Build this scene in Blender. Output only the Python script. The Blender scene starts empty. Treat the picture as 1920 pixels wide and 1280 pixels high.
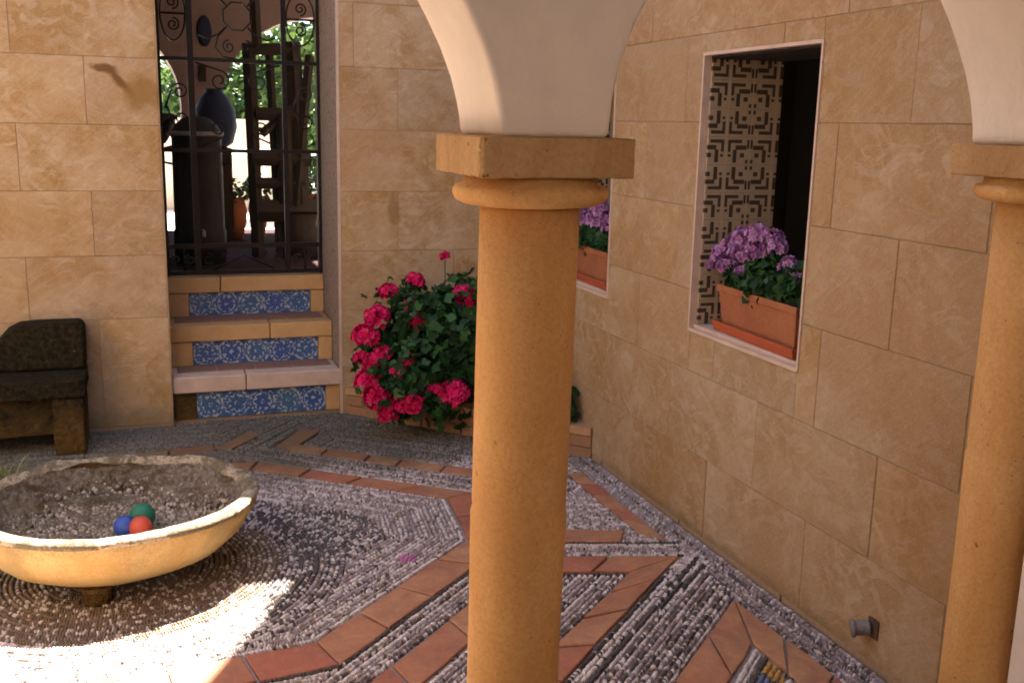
import bpy, math, random
import numpy as np
from mathutils import Vector, Matrix
rng = random.Random(7)
nr = np.random.RandomState(11)
C = bpy.context.scene.collection
sc = bpy.context.scene
R = math.radians
PI = math.pi

# ------------------------------------------------------------------ camera, sky, sun, exposure
cam_d = bpy.data.cameras.new('camera'); cam = bpy.data.objects.new('camera', cam_d); C.objects.link(cam)
yaw, pit, rol = 0.3444616, 0.20574627, 0.02276901
f = Vector((math.sin(yaw)*math.cos(pit), math.cos(yaw)*math.cos(pit), -math.sin(pit)))
r = Vector((math.cos(yaw), -math.sin(yaw), 0)); u = r.cross(f)
r2 = r*math.cos(rol)+u*math.sin(rol); u2 = -r*math.sin(rol)+u*math.cos(rol)
m = Matrix((r2, u2, -f)).transposed().to_4x4(); m.translation = (0, 0, 1.5)
cam.matrix_world = m
cam_d.sensor_fit = 'HORIZONTAL'; cam_d.sensor_width = 36; cam_d.lens = 36*1930.376/1920
cam_d.clip_start = .05; cam_d.clip_end = 500
sc.camera = cam
SUN_EL, SUN_AZ = R(66), math.atan2(.487, .874)
w = bpy.data.worlds.new('World'); sc.world = w; w.use_nodes = True
nt = w.node_tree; bg = nt.nodes['Background']
sky = nt.nodes.new('ShaderNodeTexSky'); sky.sky_type = 'NISHITA'; sky.sun_disc = False
sky.sun_elevation = SUN_EL; sky.sun_rotation = SUN_AZ
nt.links.new(sky.outputs[0], bg.inputs[0]); bg.inputs[1].default_value = .05
sd = bpy.data.lights.new('sun', 'SUN'); so = bpy.data.objects.new('sun', sd); C.objects.link(so)
S = Vector((math.sin(SUN_AZ)*math.cos(SUN_EL), math.cos(SUN_AZ)*math.cos(SUN_EL), math.sin(SUN_EL)))
so.rotation_euler = S.to_track_quat('Z', 'Y').to_euler(); so.location = (0, 0, 20)
sd.energy = 5.0; sd.angle = R(.5); sd.color = (1, .90, .78)
sc.view_settings.view_transform = 'Standard'; sc.view_settings.look = 'None'
sc.view_settings.gamma = 1; sc.view_settings.use_curve_mapping = False
sc.view_settings.exposure = 3.62
cy = sc.cycles
cy.use_denoising = True; cy.max_bounces = 10; cy.diffuse_bounces = 7; cy.glossy_bounces = 3
cy.sample_clamp_indirect = 8; cy.caustics_reflective = False; cy.caustics_refractive = False
sc.render.film_transparent = False
cy.filter_width = 1.8

# ------------------------------------------------------------------ material helpers
class G:
    def __init__(s, name, rough=.8, spec=.3):
        s.m = bpy.data.materials.new(name); s.m.use_nodes = True
        s.t = s.m.node_tree; s.b = s.t.nodes['Principled BSDF']
        s.b.inputs['Roughness'].default_value = rough
        s.b.inputs['Specular IOR Level'].default_value = spec
    def n(s, t, **k):
        x = s.t.nodes.new(t)
        for a, v in k.items(): setattr(x, a, v)
        return x
    def L(s, a, b): s.t.links.new(a, b)
    def val(s, i, v):
        if isinstance(v, (int, float, tuple, list)): i.default_value = v
        else: s.L(v, i)
    def coord(s, rnd=0, kind='Object', scale=(1, 1, 1)):
        o = None if kind == 'World' else s.n('ShaderNodeTexCoord').outputs[kind]
        if kind == 'World': o = s.n('ShaderNodeNewGeometry').outputs['Position']
        if rnd:
            oi = s.n('ShaderNodeObjectInfo'); mu = s.math('MULTIPLY', oi.outputs['Random'], rnd)
            cb = s.n('ShaderNodeCombineXYZ')
            for i in range(3): s.L(mu, cb.inputs[i])
            va = s.n('ShaderNodeVectorMath', operation='ADD'); s.L(o, va.inputs[0]); s.L(cb.outputs[0], va.inputs[1]); o = va.outputs[0]
        if scale != (1, 1, 1):
            mp = s.n('ShaderNodeMapping'); mp.inputs['Scale'].default_value = scale; s.L(o, mp.inputs[0]); o = mp.outputs[0]
        return o
    def rnd(s): return s.n('ShaderNodeObjectInfo').outputs['Random']
    def noise(s, co, sc_, det=4, ro=.6, dist=0):
        x = s.n('ShaderNodeTexNoise'); s.L(co, x.inputs['Vector'])
        x.inputs['Scale'].default_value = sc_; x.inputs['Detail'].default_value = det
        x.inputs['Roughness'].default_value = ro; x.inputs['Distortion'].default_value = dist
        return x.outputs['Fac']
    def math(s, op, a, b=0, c=0, clamp=False):
        x = s.n('ShaderNodeMath', operation=op, use_clamp=clamp)
        s.val(x.inputs[0], a); s.val(x.inputs[1], b)
        if len(x.inputs) > 2: s.val(x.inputs[2], c)
        return x.outputs[0]
    def step(s, v, lo, hi):
        x = s.n('ShaderNodeMapRange', clamp=True); s.val(x.inputs[0], v)
        x.inputs[1].default_value = lo; x.inputs[2].default_value = hi
        return x.outputs[0]
    def mix(s, fac, a, b, mode='MIX'):
        x = s.n('ShaderNodeMix', data_type='RGBA', blend_type=mode)
        s.val(x.inputs[0], fac)
        for i, v in ((6, a), (7, b)):
            if isinstance(v, tuple) and len(v) == 3: v = v+(1,)
            s.val(x.inputs[i], v)
        return x.outputs[2]
    def col(s, c):
        if isinstance(c, tuple): s.b.inputs['Base Color'].default_value = c+(1,) if len(c) == 3 else c
        else: s.L(c, s.b.inputs['Base Color'])
    def bump(s, h, st=.3, d=.005):
        x = s.n('ShaderNodeBump'); x.inputs['Strength'].default_value = st; x.inputs['Distance'].default_value = d
        s.L(h, x.inputs['Height']); s.L(x.outputs[0], s.b.inputs['Normal'])

def sandstone(name, c1, c2, c3, stains=(), rough=.85):
    g = G(name, rough, .2)
    co = g.coord(37.0)
    a = g.noise(co, 3.2, 5, .6, .6); b = g.noise(co, 70, 4, .7); d = g.noise(g.coord(91.0, scale=(1, 1, 1.6)), 7, 4, .6, 2.0)
    c = g.mix(g.step(a, .42, .60), c1, c2)
    c = g.mix(g.math('MULTIPLY', g.step(d, .5, .62), .65), c, c3)
    c = g.mix(g.math('MULTIPLY', g.step(b, .35, .75), .28), c, (c1[0]*.45, c1[1]*.4, c1[2]*.38))
    # thin pale bedding veins, tilted
    mp = g.n('ShaderNodeMapping'); mp.inputs['Rotation'].default_value = (R(38), R(38), R(10)); g.L(g.coord(53.0), mp.inputs[0])
    wv = g.n('ShaderNodeTexWave'); wv.inputs['Scale'].default_value = 3.1; wv.inputs['Distortion'].default_value = 14; wv.inputs['Detail'].default_value = 3; wv.inputs['Detail Scale'].default_value = 1.2
    g.L(mp.outputs[0], wv.inputs['Vector'])
    c = g.mix(g.math('MULTIPLY', g.math('MULTIPLY', g.step(wv.outputs['Fac'], .7, 1.0), g.step(a, .4, .6)), .22), c, tuple(min(1, x*1.3) for x in c1))
    hv = g.n('ShaderNodeHueSaturation'); g.L(c, hv.inputs['Color'])
    g.L(g.math('MULTIPLY_ADD', g.rnd(), .14, .93), hv.inputs['Value'])
    g.L(g.math('MULTIPLY_ADD', g.math('FRACT', g.math('MULTIPLY', g.rnd(), 7.3)), .16, .92), hv.inputs['Saturation'])
    c = hv.outputs[0]
    wd = g.coord(kind='World'); big = g.noise(wd, 1.7, 5, .6, .4); sp = g.noise(wd, 230, 3, .8)
    c = g.mix(g.math('MULTIPLY', g.step(big, .46, .62), .5), c, (c2[0]*.9, c2[1]*.78, c2[2]*.62))
    c = g.mix(g.math('MULTIPLY', g.step(sp, .5, .7), .3), c, tuple(min(1, q*1.45) for q in c3))
    # fine pale saw scratches running diagonally
    mp = g.n('ShaderNodeMapping'); mp.vector_type = 'TEXTURE'; mp.inputs['Rotation'].default_value = (0, R(-38), 0); mp.inputs['Scale'].default_value = (1, 1, .12); g.L(g.coord(71.0), mp.inputs[0])
    sc_ = g.noise(mp.outputs[0], 11, 4, .7, .3); c = g.mix(g.math('MULTIPLY', g.step(sc_, .56, .70), .20), c, tuple(min(1, q*1.3) for q in c3))
    c = g.mix(g.math('MULTIPLY', g.step(sc_, .44, .32), .25), c, (c2[0]*.7, c2[1]*.6, c2[2]*.5))
    if stains:
        P = g.n('ShaderNodeSeparateXYZ'); g.L(g.coord(kind='World'), P.inputs[0])
        wn = g.noise(g.coord(kind='World'), 9, 5, .65)
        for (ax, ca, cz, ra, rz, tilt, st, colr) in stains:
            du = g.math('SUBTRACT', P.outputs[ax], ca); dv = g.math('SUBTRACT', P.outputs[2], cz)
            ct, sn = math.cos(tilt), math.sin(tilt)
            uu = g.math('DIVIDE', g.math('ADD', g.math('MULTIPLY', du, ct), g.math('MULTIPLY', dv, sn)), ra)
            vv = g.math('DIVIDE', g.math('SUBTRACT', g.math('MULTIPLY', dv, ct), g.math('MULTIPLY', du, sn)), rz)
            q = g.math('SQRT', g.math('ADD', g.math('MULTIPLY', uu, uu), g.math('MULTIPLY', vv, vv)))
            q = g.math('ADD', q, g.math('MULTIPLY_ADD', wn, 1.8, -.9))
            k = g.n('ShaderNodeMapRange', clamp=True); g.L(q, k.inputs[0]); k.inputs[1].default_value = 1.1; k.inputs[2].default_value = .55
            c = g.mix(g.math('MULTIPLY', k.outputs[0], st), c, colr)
    g.col(c)
    g.bump(g.math('ADD', g.math('ADD', g.math('MULTIPLY', b, .5), g.math('MULTIPLY', d, 1.2)), a), .4, .006)
    return g.m

M = {}
M['wallA'] = sandstone('sandstone_door_wall', (.43, .305, .18), (.33, .20, .085), (.47, .36, .245),
    stains=[(0, -.15, 1.722, .07, .022, R(-5), .95, (.15, .075, .025)), (0, -.075, 1.66, .10, .026, R(-50), .95, (.15, .075, .022)),
            (0, .01, 1.61, .11, .09, R(-35), .8, (.24, .125, .035)), (0, 1.21, 1.06, .03, .11, 0, .6, (.22, .12, .05)),
            (0, 1.08, 1.02, .05, .10, 0, .3, (.28, .17, .08)), (0, -.25, .28, .12, .35, 0, .4, (.20, .15, .10)),
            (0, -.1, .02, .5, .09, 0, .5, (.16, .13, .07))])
M['wallB'] = sandstone('shaded_window_wall_stone', (.37, .258, .148), (.30, .188, .088), (.41, .315, .215),  # same stone as the door wall, its shade put into a darker tone
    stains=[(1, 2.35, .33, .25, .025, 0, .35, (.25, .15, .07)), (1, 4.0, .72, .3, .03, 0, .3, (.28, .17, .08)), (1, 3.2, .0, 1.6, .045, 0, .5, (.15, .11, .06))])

def ochre(name, c1, c2, pits=True):
    g = G(name, .8, .25)
    co = g.coord(17.0); a = g.noise(g.coord(17.0, scale=(1, 1, .35)), 9, 4, .6, .4); b = g.noise(co, 120, 3, .7)
    c = g.mix(g.step(a, .35, .7), c1, c2)
    c = g.mix(g.math('MULTIPLY', g.step(b, .42, .72), .42), c, (c1[0]*.52, c1[1]*.42, c1[2]*.33))
    e = g.noise(g.coord(27.0, scale=(1, 1, .5)), 3.2, 5, .7, .8); c = g.mix(g.math('MULTIPLY', g.step(e, .45, .72), .45), c, (c1[0]*.72, c1[1]*.6, c1[2]*.45))
    if pits:
        nn = g.noise(co, 4.5, 2, .5); f1 = g.noise(co, 48, 2, .5); f2 = g.noise(g.coord(61.0), 95, 2, .5)
        k = g.math('MAXIMUM', g.math('MULTIPLY', g.step(f1, .70, .74), g.step(nn, .47, .55)), g.math('MULTIPLY', g.step(f2, .71, .76), .8))
        c = g.mix(g.math('MULTIPLY', k, .75), c, (.10, .045, .015))
    g.col(c); g.bump(g.math('ADD', b, a), .55, .005)
    return g.m
M['ochre'] = ochre('golden_sandstone', (.68, .40, .16), (.57, .295, .092))
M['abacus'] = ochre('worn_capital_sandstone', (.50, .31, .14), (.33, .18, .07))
M['basin'] = ochre('basin_sandstone', (.46, .31, .125), (.38, .235, .075))

def plaster(name, c, bs=.25):
    g = G(name, .9, .15); co = g.coord()
    a = g.noise(co, 5, 4, .6); b = g.noise(g.coord(scale=(1, 1, .6)), 26, 5, .65)
    g.col(g.mix(g.step(a, .3, .75), c, tuple(x*.86 for x in c))); g.bump(g.math('ADD', g.math('MULTIPLY', a, 4), b), .5, .008); return g.m
_t = M['basin'].node_tree; _b = _t.nodes['Principled BSDF']; _l = _b.inputs['Base Color'].links[0].from_socket
class _W(G):
    def __init__(s, m): s.m = m; s.t = m.node_tree; s.b = s.t.nodes['Principled BSDF']
g = _W(M['basin']); co = g.coord(); e = g.noise(co, 5, 5, .7, .5); sp = g.noise(co, 120, 3, .7); P = g.n('ShaderNodeSeparateXYZ'); g.L(co, P.inputs[0])
c = g.mix(g.math('MULTIPLY', g.step(e, .46, .66), .55), _l, (.17, .13, .06))
lip = g.math('MULTIPLY', g.step(P.outputs[2], .20, .26), g.step(sp, .48, .6)); c = g.mix(g.math('MULTIPLY', lip, .6), c, (.14, .10, .06))
low = g.step(g.math('ADD', P.outputs[2], g.math('MULTIPLY', e, .1)), .17, .08); c = g.mix(g.math('MULTIPLY', low, .5), c, (.12, .10, .05)); g.col(c)
M['plaster'] = plaster('arcade_plaster', (.78, .67, .56))
M['white'] = plaster('white_plaster', (.55, .47, .38))
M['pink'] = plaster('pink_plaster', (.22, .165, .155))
M['galleryceil'] = plaster('gallery_ceiling_plaster', (.4, .33, .27))

def simple(name, c, rough=.6, var=.3, scale=20, metal=0, spec=.4, bs=.2, dark=.5):
    g = G(name, rough, spec); g.b.inputs['Metallic'].default_value = metal
    n_ = g.noise(g.coord(13.0), scale, 4, .65)
    g.col(g.mix(g.math('MULTIPLY', g.step(n_, .3, .75), var*2 if var < .5 else 1), c, tuple(x*dark for x in c)))
    g.bump(n_, bs, .003); return g.m
M['iron'] = simple('wrought_iron', (.022, .016, .014), .5, .3, 60, .6)
M['darkwood'] = simple('dark_old_wood', (.022, .014, .010), .75, .4, 30)
M['copper'] = simple('blackened_metal', (.014, .013, .012), .7, .4, 12, .1)
M['dark'] = simple('dark_room', (.03, .025, .02), .9, .2, 5)  # darkness of the unlit interior put into the wall colour
M['mortar'] = simple('joint_mortar', (.36, .25, .16), .95, .3, 60)
M['tread'] = simple('pale_step_stone', (.56, .41, .32), .8, .4, 14, dark=.72)
M['tread2'] = simple('ochre_step_stone', (.52, .31, .13), .8, .4, 14, dark=.75)
M['treadtile'] = simple('brick_red_tread_tile', (.26, .14, .10), .7, .4, 14, dark=.7)
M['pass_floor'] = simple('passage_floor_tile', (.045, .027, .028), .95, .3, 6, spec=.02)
M['blue'] = simple('blue_glaze', (.010, .018, .052), .8, .2, 6)
M['rubber_b'] = simple('blue_ball', (.02, .06, .30), .5, .1, 5)
M['rubber_g'] = simple('green_ball', (.01, .14, .09), .5, .1, 5)
M['rubber_r'] = simple('red_ball', (.42, .06, .035), .5, .1, 5)
M['soil'] = simple('potting_soil', (.03, .02, .013), .95, .4, 60, bs=.8)
M['steel'] = simple('weathered_metal', (.22, .20, .20), .7, .4, 90, .1)
M['paving'] = simple('pale_garden_paving', (.62, .58, .52), .9, .2, 3)
M['whitepaint'] = simple('white_paint', (.8, .8, .78), .5, .05, 5)

g = G('terracotta', .8, .25)
co = g.coord(19.0); a = g.noise(co, 8, 4, .6); b = g.noise(co, 90, 3, .7)
c = g.mix(g.step(a, .35, .7), (.31, .115, .05), (.25, .085, .04)); c = g.mix(g.math('MULTIPLY', g.step(b, .5, .8), .3), c, (.5, .25, .15))
g.col(c); g.bump(b, .2, .002); M['terracotta'] = g.m
g = G('saucer_terracotta', .6, .3); g.col(g.mix(g.noise(g.coord(19.0), 12), (.38, .085, .03), (.30, .065, .028))); M['saucer'] = g.m

g = G('floor_tile', .65, .35)                                     # each tile its own shade, mottled, dusty
co = g.coord(29.0); a = g.noise(co, 7, 4, .65, .8); b = g.noise(co, 60, 4, .7); rn = g.rnd()
c = g.mix(rn, (.36, .11, .065), (.46, .25, .12)); c = g.mix(g.step(a, .35, .75), c, (.25, .085, .055))
c = g.mix(g.math('MULTIPLY', g.step(b, .52, .8), .45), c, (.50, .33, .24))
wn = g.noise(g.coord(kind='World'), 2.3, 4, .6)
c = g.mix(g.math('MULTIPLY', g.step(wn, .48, .7), .45), c, (.33, .20, .09)); c = g.mix(g.math('MULTIPLY', g.step(g.noise(g.coord(kind='World'), 14, 5, .75), .5, .66), .4), c, (.20, .11, .085))
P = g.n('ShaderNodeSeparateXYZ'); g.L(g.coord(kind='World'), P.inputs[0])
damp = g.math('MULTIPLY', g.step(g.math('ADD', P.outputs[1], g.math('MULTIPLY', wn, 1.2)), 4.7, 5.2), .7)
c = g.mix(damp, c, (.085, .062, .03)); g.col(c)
g.bump(g.math('ADD', a, g.math('MULTIPLY', b, .4)), .3, .004); M['floortile'] = g.m

g = G('pebble', .55, .35)
at = g.n('ShaderNodeAttribute', attribute_name='Col'); wn = g.noise(g.coord(kind='World'), 2.3, 4, .6); b = g.noise(g.coord(kind='World'), 160, 2)
P = g.n('ShaderNodeSeparateXYZ'); g.L(g.coord(kind='World'), P.inputs[0])
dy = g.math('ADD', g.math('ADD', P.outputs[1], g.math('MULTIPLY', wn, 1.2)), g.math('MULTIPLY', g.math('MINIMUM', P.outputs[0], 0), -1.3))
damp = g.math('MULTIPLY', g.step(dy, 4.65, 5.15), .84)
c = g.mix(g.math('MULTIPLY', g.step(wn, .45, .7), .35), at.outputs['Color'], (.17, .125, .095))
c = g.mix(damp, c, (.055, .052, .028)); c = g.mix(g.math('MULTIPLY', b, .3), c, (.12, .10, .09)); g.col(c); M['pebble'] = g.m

g = G('mosaic_mortar', .95, .1); co = g.coord(kind='World')
a = g.noise(co, 60, 4, .7); wn = g.noise(co, 2.3, 4, .6)
P = g.n('ShaderNodeSeparateXYZ'); g.L(co, P.inputs[0])
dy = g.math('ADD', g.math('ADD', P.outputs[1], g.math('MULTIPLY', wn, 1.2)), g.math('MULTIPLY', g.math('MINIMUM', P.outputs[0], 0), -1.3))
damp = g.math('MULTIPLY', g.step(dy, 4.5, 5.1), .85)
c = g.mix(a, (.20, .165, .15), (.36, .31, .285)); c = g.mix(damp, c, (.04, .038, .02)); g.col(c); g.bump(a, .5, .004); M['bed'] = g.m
g = G('distant_cobble', .9, .1); co = g.coord(kind='World')      # the courtyard floor outside the mosaic
v = g.n('ShaderNodeTexVoronoi'); v.inputs['Scale'].default_value = 45; g.L(co, v.inputs['Vector'])
g.col(g.mix(g.step(v.outputs['Distance'], .2, .6), (.42, .37, .33), (.2, .17, .15))); g.bump(v.outputs['Distance'], .4, .01); M['cobble'] = g.m

g = G('mossy_stone', .95, .1); co = g.coord()
a = g.noise(co, 5, 5, .7, .5); b = g.noise(co, 45, 4, .75)
P = g.n('ShaderNodeSeparateXYZ'); g.L(g.coord(kind='World'), P.inputs[0])
moss = g.step(g.math('ADD', P.outputs[2], g.math('MULTIPLY', a, .6)), .40, .54)
c = g.mix(g.step(b, .4, .7), (.12, .068, .02), (.05, .032, .013))
c = g.mix(moss, c, g.mix(g.step(b, .4, .7), (.012, .010, .006), (.045, .032, .014)))
c = g.mix(g.math('MULTIPLY', g.math('GREATER_THAN', b, .70), .8), c, (.22, .20, .10))
g.col(c); g.bump(g.math('ADD', a, b), .9, .02); M['moss'] = g.m

g = G('basin_crust', .95, .1); co = g.coord()
a = g.noise(co, 6, 5, .7, .4); b = g.noise(co, 55, 4, .8); d = g.noise(co, 14, 5, .75, .2)
c = g.mix(g.step(b, .38, .65), (.12, .095, .07), (.33, .28, .24)); c = g.mix(g.step(d, .45, .65), c, (.085, .06, .035))
c = g.mix(g.math('MULTIPLY', g.step(a, .5, .7), .6), c, (.13, .11, .05)); g.col(c); g.bump(g.math('ADD', b, d), 1.0, .02); M['crust'] = g.m
g = G('basin_rim', .9, .15); co = g.coord(); b = g.noise(co, 70, 4, .8); d = g.noise(co, 11, 5, .7, .5)
c = g.mix(g.step(b, .52, .64), (.40, .34, .25), (.14, .105, .07)); c = g.mix(g.math('MULTIPLY', g.step(d, .44, .54), .85), c, (.12, .095, .06)); g.col(c); g.bump(b, .9, .012); M['rim'] = g.m

def leafmat(name, c1, c2):
    g = G(name, .5, .35); at = g.n('ShaderNodeAttribute', attribute_name='Col')
    g.col(g.mix(at.outputs['Fac'], c1, c2)); g.b.inputs['Subsurface Weight'].default_value = 0
    tr = g.n('ShaderNodeBsdfTranslucent'); g.L(g.mix(at.outputs['Fac'], c1, c2), tr.inputs[0])
    mx = g.n('ShaderNodeMixShader'); mx.inputs[0].default_value = .3
    g.L(g.b.outputs[0], mx.inputs[1]); g.L(tr.outputs[0], mx.inputs[2]); g.L(mx.outputs[0], g.t.nodes['Material Output'].inputs[0]); return g.m
M['leaf'] = leafmat('geranium_leaf', (.012, .045, .014), (.045, .13, .03))
M['leafg'] = leafmat('garden_leaf', (.008, .035, .010), (.10, .17, .035))
M['petal_red'] = leafmat('magenta_petal', (.45, .003, .06), (.85, .015, .18))
M['petal_purple'] = leafmat('purple_petal', (.22, .04, .20), (.62, .36, .60))
M['grass'] = leafmat('grass_blade', (.06, .09, .03), (.30, .30, .14))

g = G('speckled_reveal', .8, .3)                                   # pebbledash of the door reveal
co = g.coord(kind='World'); v = g.n('ShaderNodeTexVoronoi'); v.inputs['Scale'].default_value = 95; g.L(co, v.inputs['Vector'])
sp = g.n('ShaderNodeSeparateColor'); g.L(v.outputs['Color'], sp.inputs[0])
c = g.mix(sp.outputs[0], (.22, .16, .125), (.29, .215, .17)); c = g.mix(g.math('GREATER_THAN', sp.outputs[1], .88), c, (.13, .11, .10)); g.col(c); g.bump(v.outputs['Distance'], .5, .006); M['reveal'] = g.m

# azulejo: blue-on-white floral roundel, object space, 13 cm tile
g = G('azulejo', .25, .5); P = g.n('ShaderNodeSeparateXYZ'); g.L(g.coord(), P.inputs[0])
x, z = P.outputs[0], P.outputs[2]
rr = g.math('SQRT', g.math('ADD', g.math('MULTIPLY', x, x), g.math('MULTIPLY', z, z)))
an = g.math('ARCTAN2', z, x)
pet = g.math('MULTIPLY_ADD', g.math('COSINE', g.math('MULTIPLY', an, 8)), .008, .036)
fl = g.math('MULTIPLY', g.math('LESS_THAN', rr, pet), g.math('GREATER_THAN', rr, .012))
ring = g.math('LESS_THAN', g.math('ABSOLUTE', g.math('SUBTRACT', rr, .052)), .0035)
vo = g.n('ShaderNodeTexVoronoi'); vo.inputs['Scale'].default_value = 75; g.L(g.coord(23.0), vo.inputs['Vector'])
spk = g.math('LESS_THAN', vo.outputs['Distance'], g.math('MULTIPLY_ADD', g.noise(g.coord(7.0), 30), .5, .28))
cor = g.math('GREATER_THAN', g.math('ADD', g.math('ABSOLUTE', x), g.math('ABSOLUTE', z)), .098)
ink = g.math('MAXIMUM', g.math('MAXIMUM', fl, ring), g.math('MAXIMUM', spk, cor))
rb = g.math('FRACT', g.math('MULTIPLY', g.rnd(), 5.7))
ic = g.mix(rb, (.016, .06, .25), (.035, .11, .23))
g.col(g.mix(g.math('MULTIPLY', ink, .93), (.34, .38, .42), ic)); M['azulejo'] = g.m

# brown key-pattern tile for window reveals; 10 cm quarter tiles mirrored into 20 cm crosses
g = G('key_pattern_tile', .6, .3); P = g.n('ShaderNodeSeparateXYZ'); g.L(g.coord(kind='World'), P.inputs[0])
def fold(v, off):
    q = g.math('FRACT', g.math('DIVIDE', g.math('ADD', v, off+2.1), .2))      # 0 on the cross, 1 between crosses
    return g.math('MULTIPLY', g.math('ABSOLUTE', g.math('SUBTRACT', q, .5)), 2)
A = fold(P.outputs[0], -2.01); B = fold(P.outputs[2], -1.68)
def rect(a0, a1, b0, b1):
    q = g.math('MULTIPLY', g.math('GREATER_THAN', A, a0), g.math('LESS_THAN', A, a1))
    return g.math('MULTIPLY', q, g.math('MULTIPLY', g.math('GREATER_THAN', B, b0), g.math('LESS_THAN', B, b1)))
ink = None
for q in [(.52, .66, .10, .22), (.10, .22, .62, .72), (.08, .20, .10, .54), (.10, .54, .10, .22), (.40, .86, .30, .46), (.30, .46, .46, .92), (.60, .78, .58, .74), (.84, .95, .82, .95), (.88, .98, .10, .42)]:
    k = rect(*q); ink = k if ink is None else g.math('MAXIMUM', ink, k)
nz = g.noise(g.coord(kind='World'), 30, 4, .7)
base = g.mix(nz, (.42, .31, .20), (.31, .235, .16))
g.col(g.mix(g.math('MULTIPLY', ink, .9), base, (.018, .010, .007))); M['keytile'] = g.m

# ------------------------------------------------------------------ geometry helpers
def mesh(name, verts, faces, mat=None, smooth=False, mats=None, mi=None, col=None):
    me = bpy.data.meshes.new(name)
    if isinstance(verts, np.ndarray) and isinstance(faces, np.ndarray):
        nv, nf, k = len(verts), len(faces), faces.shape[1]
        me.vertices.add(nv); me.vertices.foreach_set('co', np.ascontiguousarray(verts, np.float32).ravel())
        me.loops.add(nf*k); me.loops.foreach_set('vertex_index', np.ascontiguousarray(faces, np.int32).ravel())
        me.polygons.add(nf); me.polygons.foreach_set('loop_start', np.arange(0, nf*k, k, dtype=np.int32))
        me.polygons.foreach_set('loop_total', np.full(nf, k, np.int32)); me.update(calc_edges=True)
    else:
        me.from_pydata([tuple(v) for v in verts], [], [tuple(q) for q in faces])
    for q in (mats or ([mat] if mat else [])): me.materials.append(q)
    if mi is not None: me.polygons.foreach_set('material_index', mi)
    me.polygons.foreach_set('use_smooth', np.full(len(me.polygons), smooth))
    if col is not None:
        ca = me.color_attributes.new('Col', 'FLOAT_COLOR', 'POINT')
        cc = np.ones((len(me.vertices), 4), np.float32); cc[:, :3] = col; ca.data.foreach_set('color', cc.ravel())
    me.validate(); return me

def add(name, me, parent=None, loc=(0, 0, 0), rot=(0, 0, 0), kind=None):
    o = bpy.data.objects.new(name, me); C.objects.link(o); o.location = loc; o.rotation_euler = rot
    if parent: o.parent = parent
    if kind: o['kind'] = kind
    return o
def tag(o, label, cat, group=None):
    o['label'] = label; o['category'] = cat
    if group: o['group'] = group
    return o
def thing(name, label, cat, loc=(0, 0, 0), rz=0, group=None):
    o = bpy.data.objects.new(name, None); C.objects.link(o); o.empty_display_size = .1
    o.location = loc; o.rotation_euler = (0, 0, rz); return tag(o, label, cat, group)
def struct(name, me, loc=(0, 0, 0), parent=None):
    return add(name, me, parent, loc, kind='structure')
def child(name, me, parent, world=(0, 0, 0), rot=(0, 0, 0), kind=None):
    """part placed at world position although parented to an unrotated thing"""
    p = parent; off = Vector((0, 0, 0))
    while p: off += p.location; p = p.parent
    return add(name, me, parent, tuple(Vector(world)-off), rot, kind)
def wchild(name, me, parent):      # mesh already in world coordinates
    return child(name, me, parent, (0, 0, 0))

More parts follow.
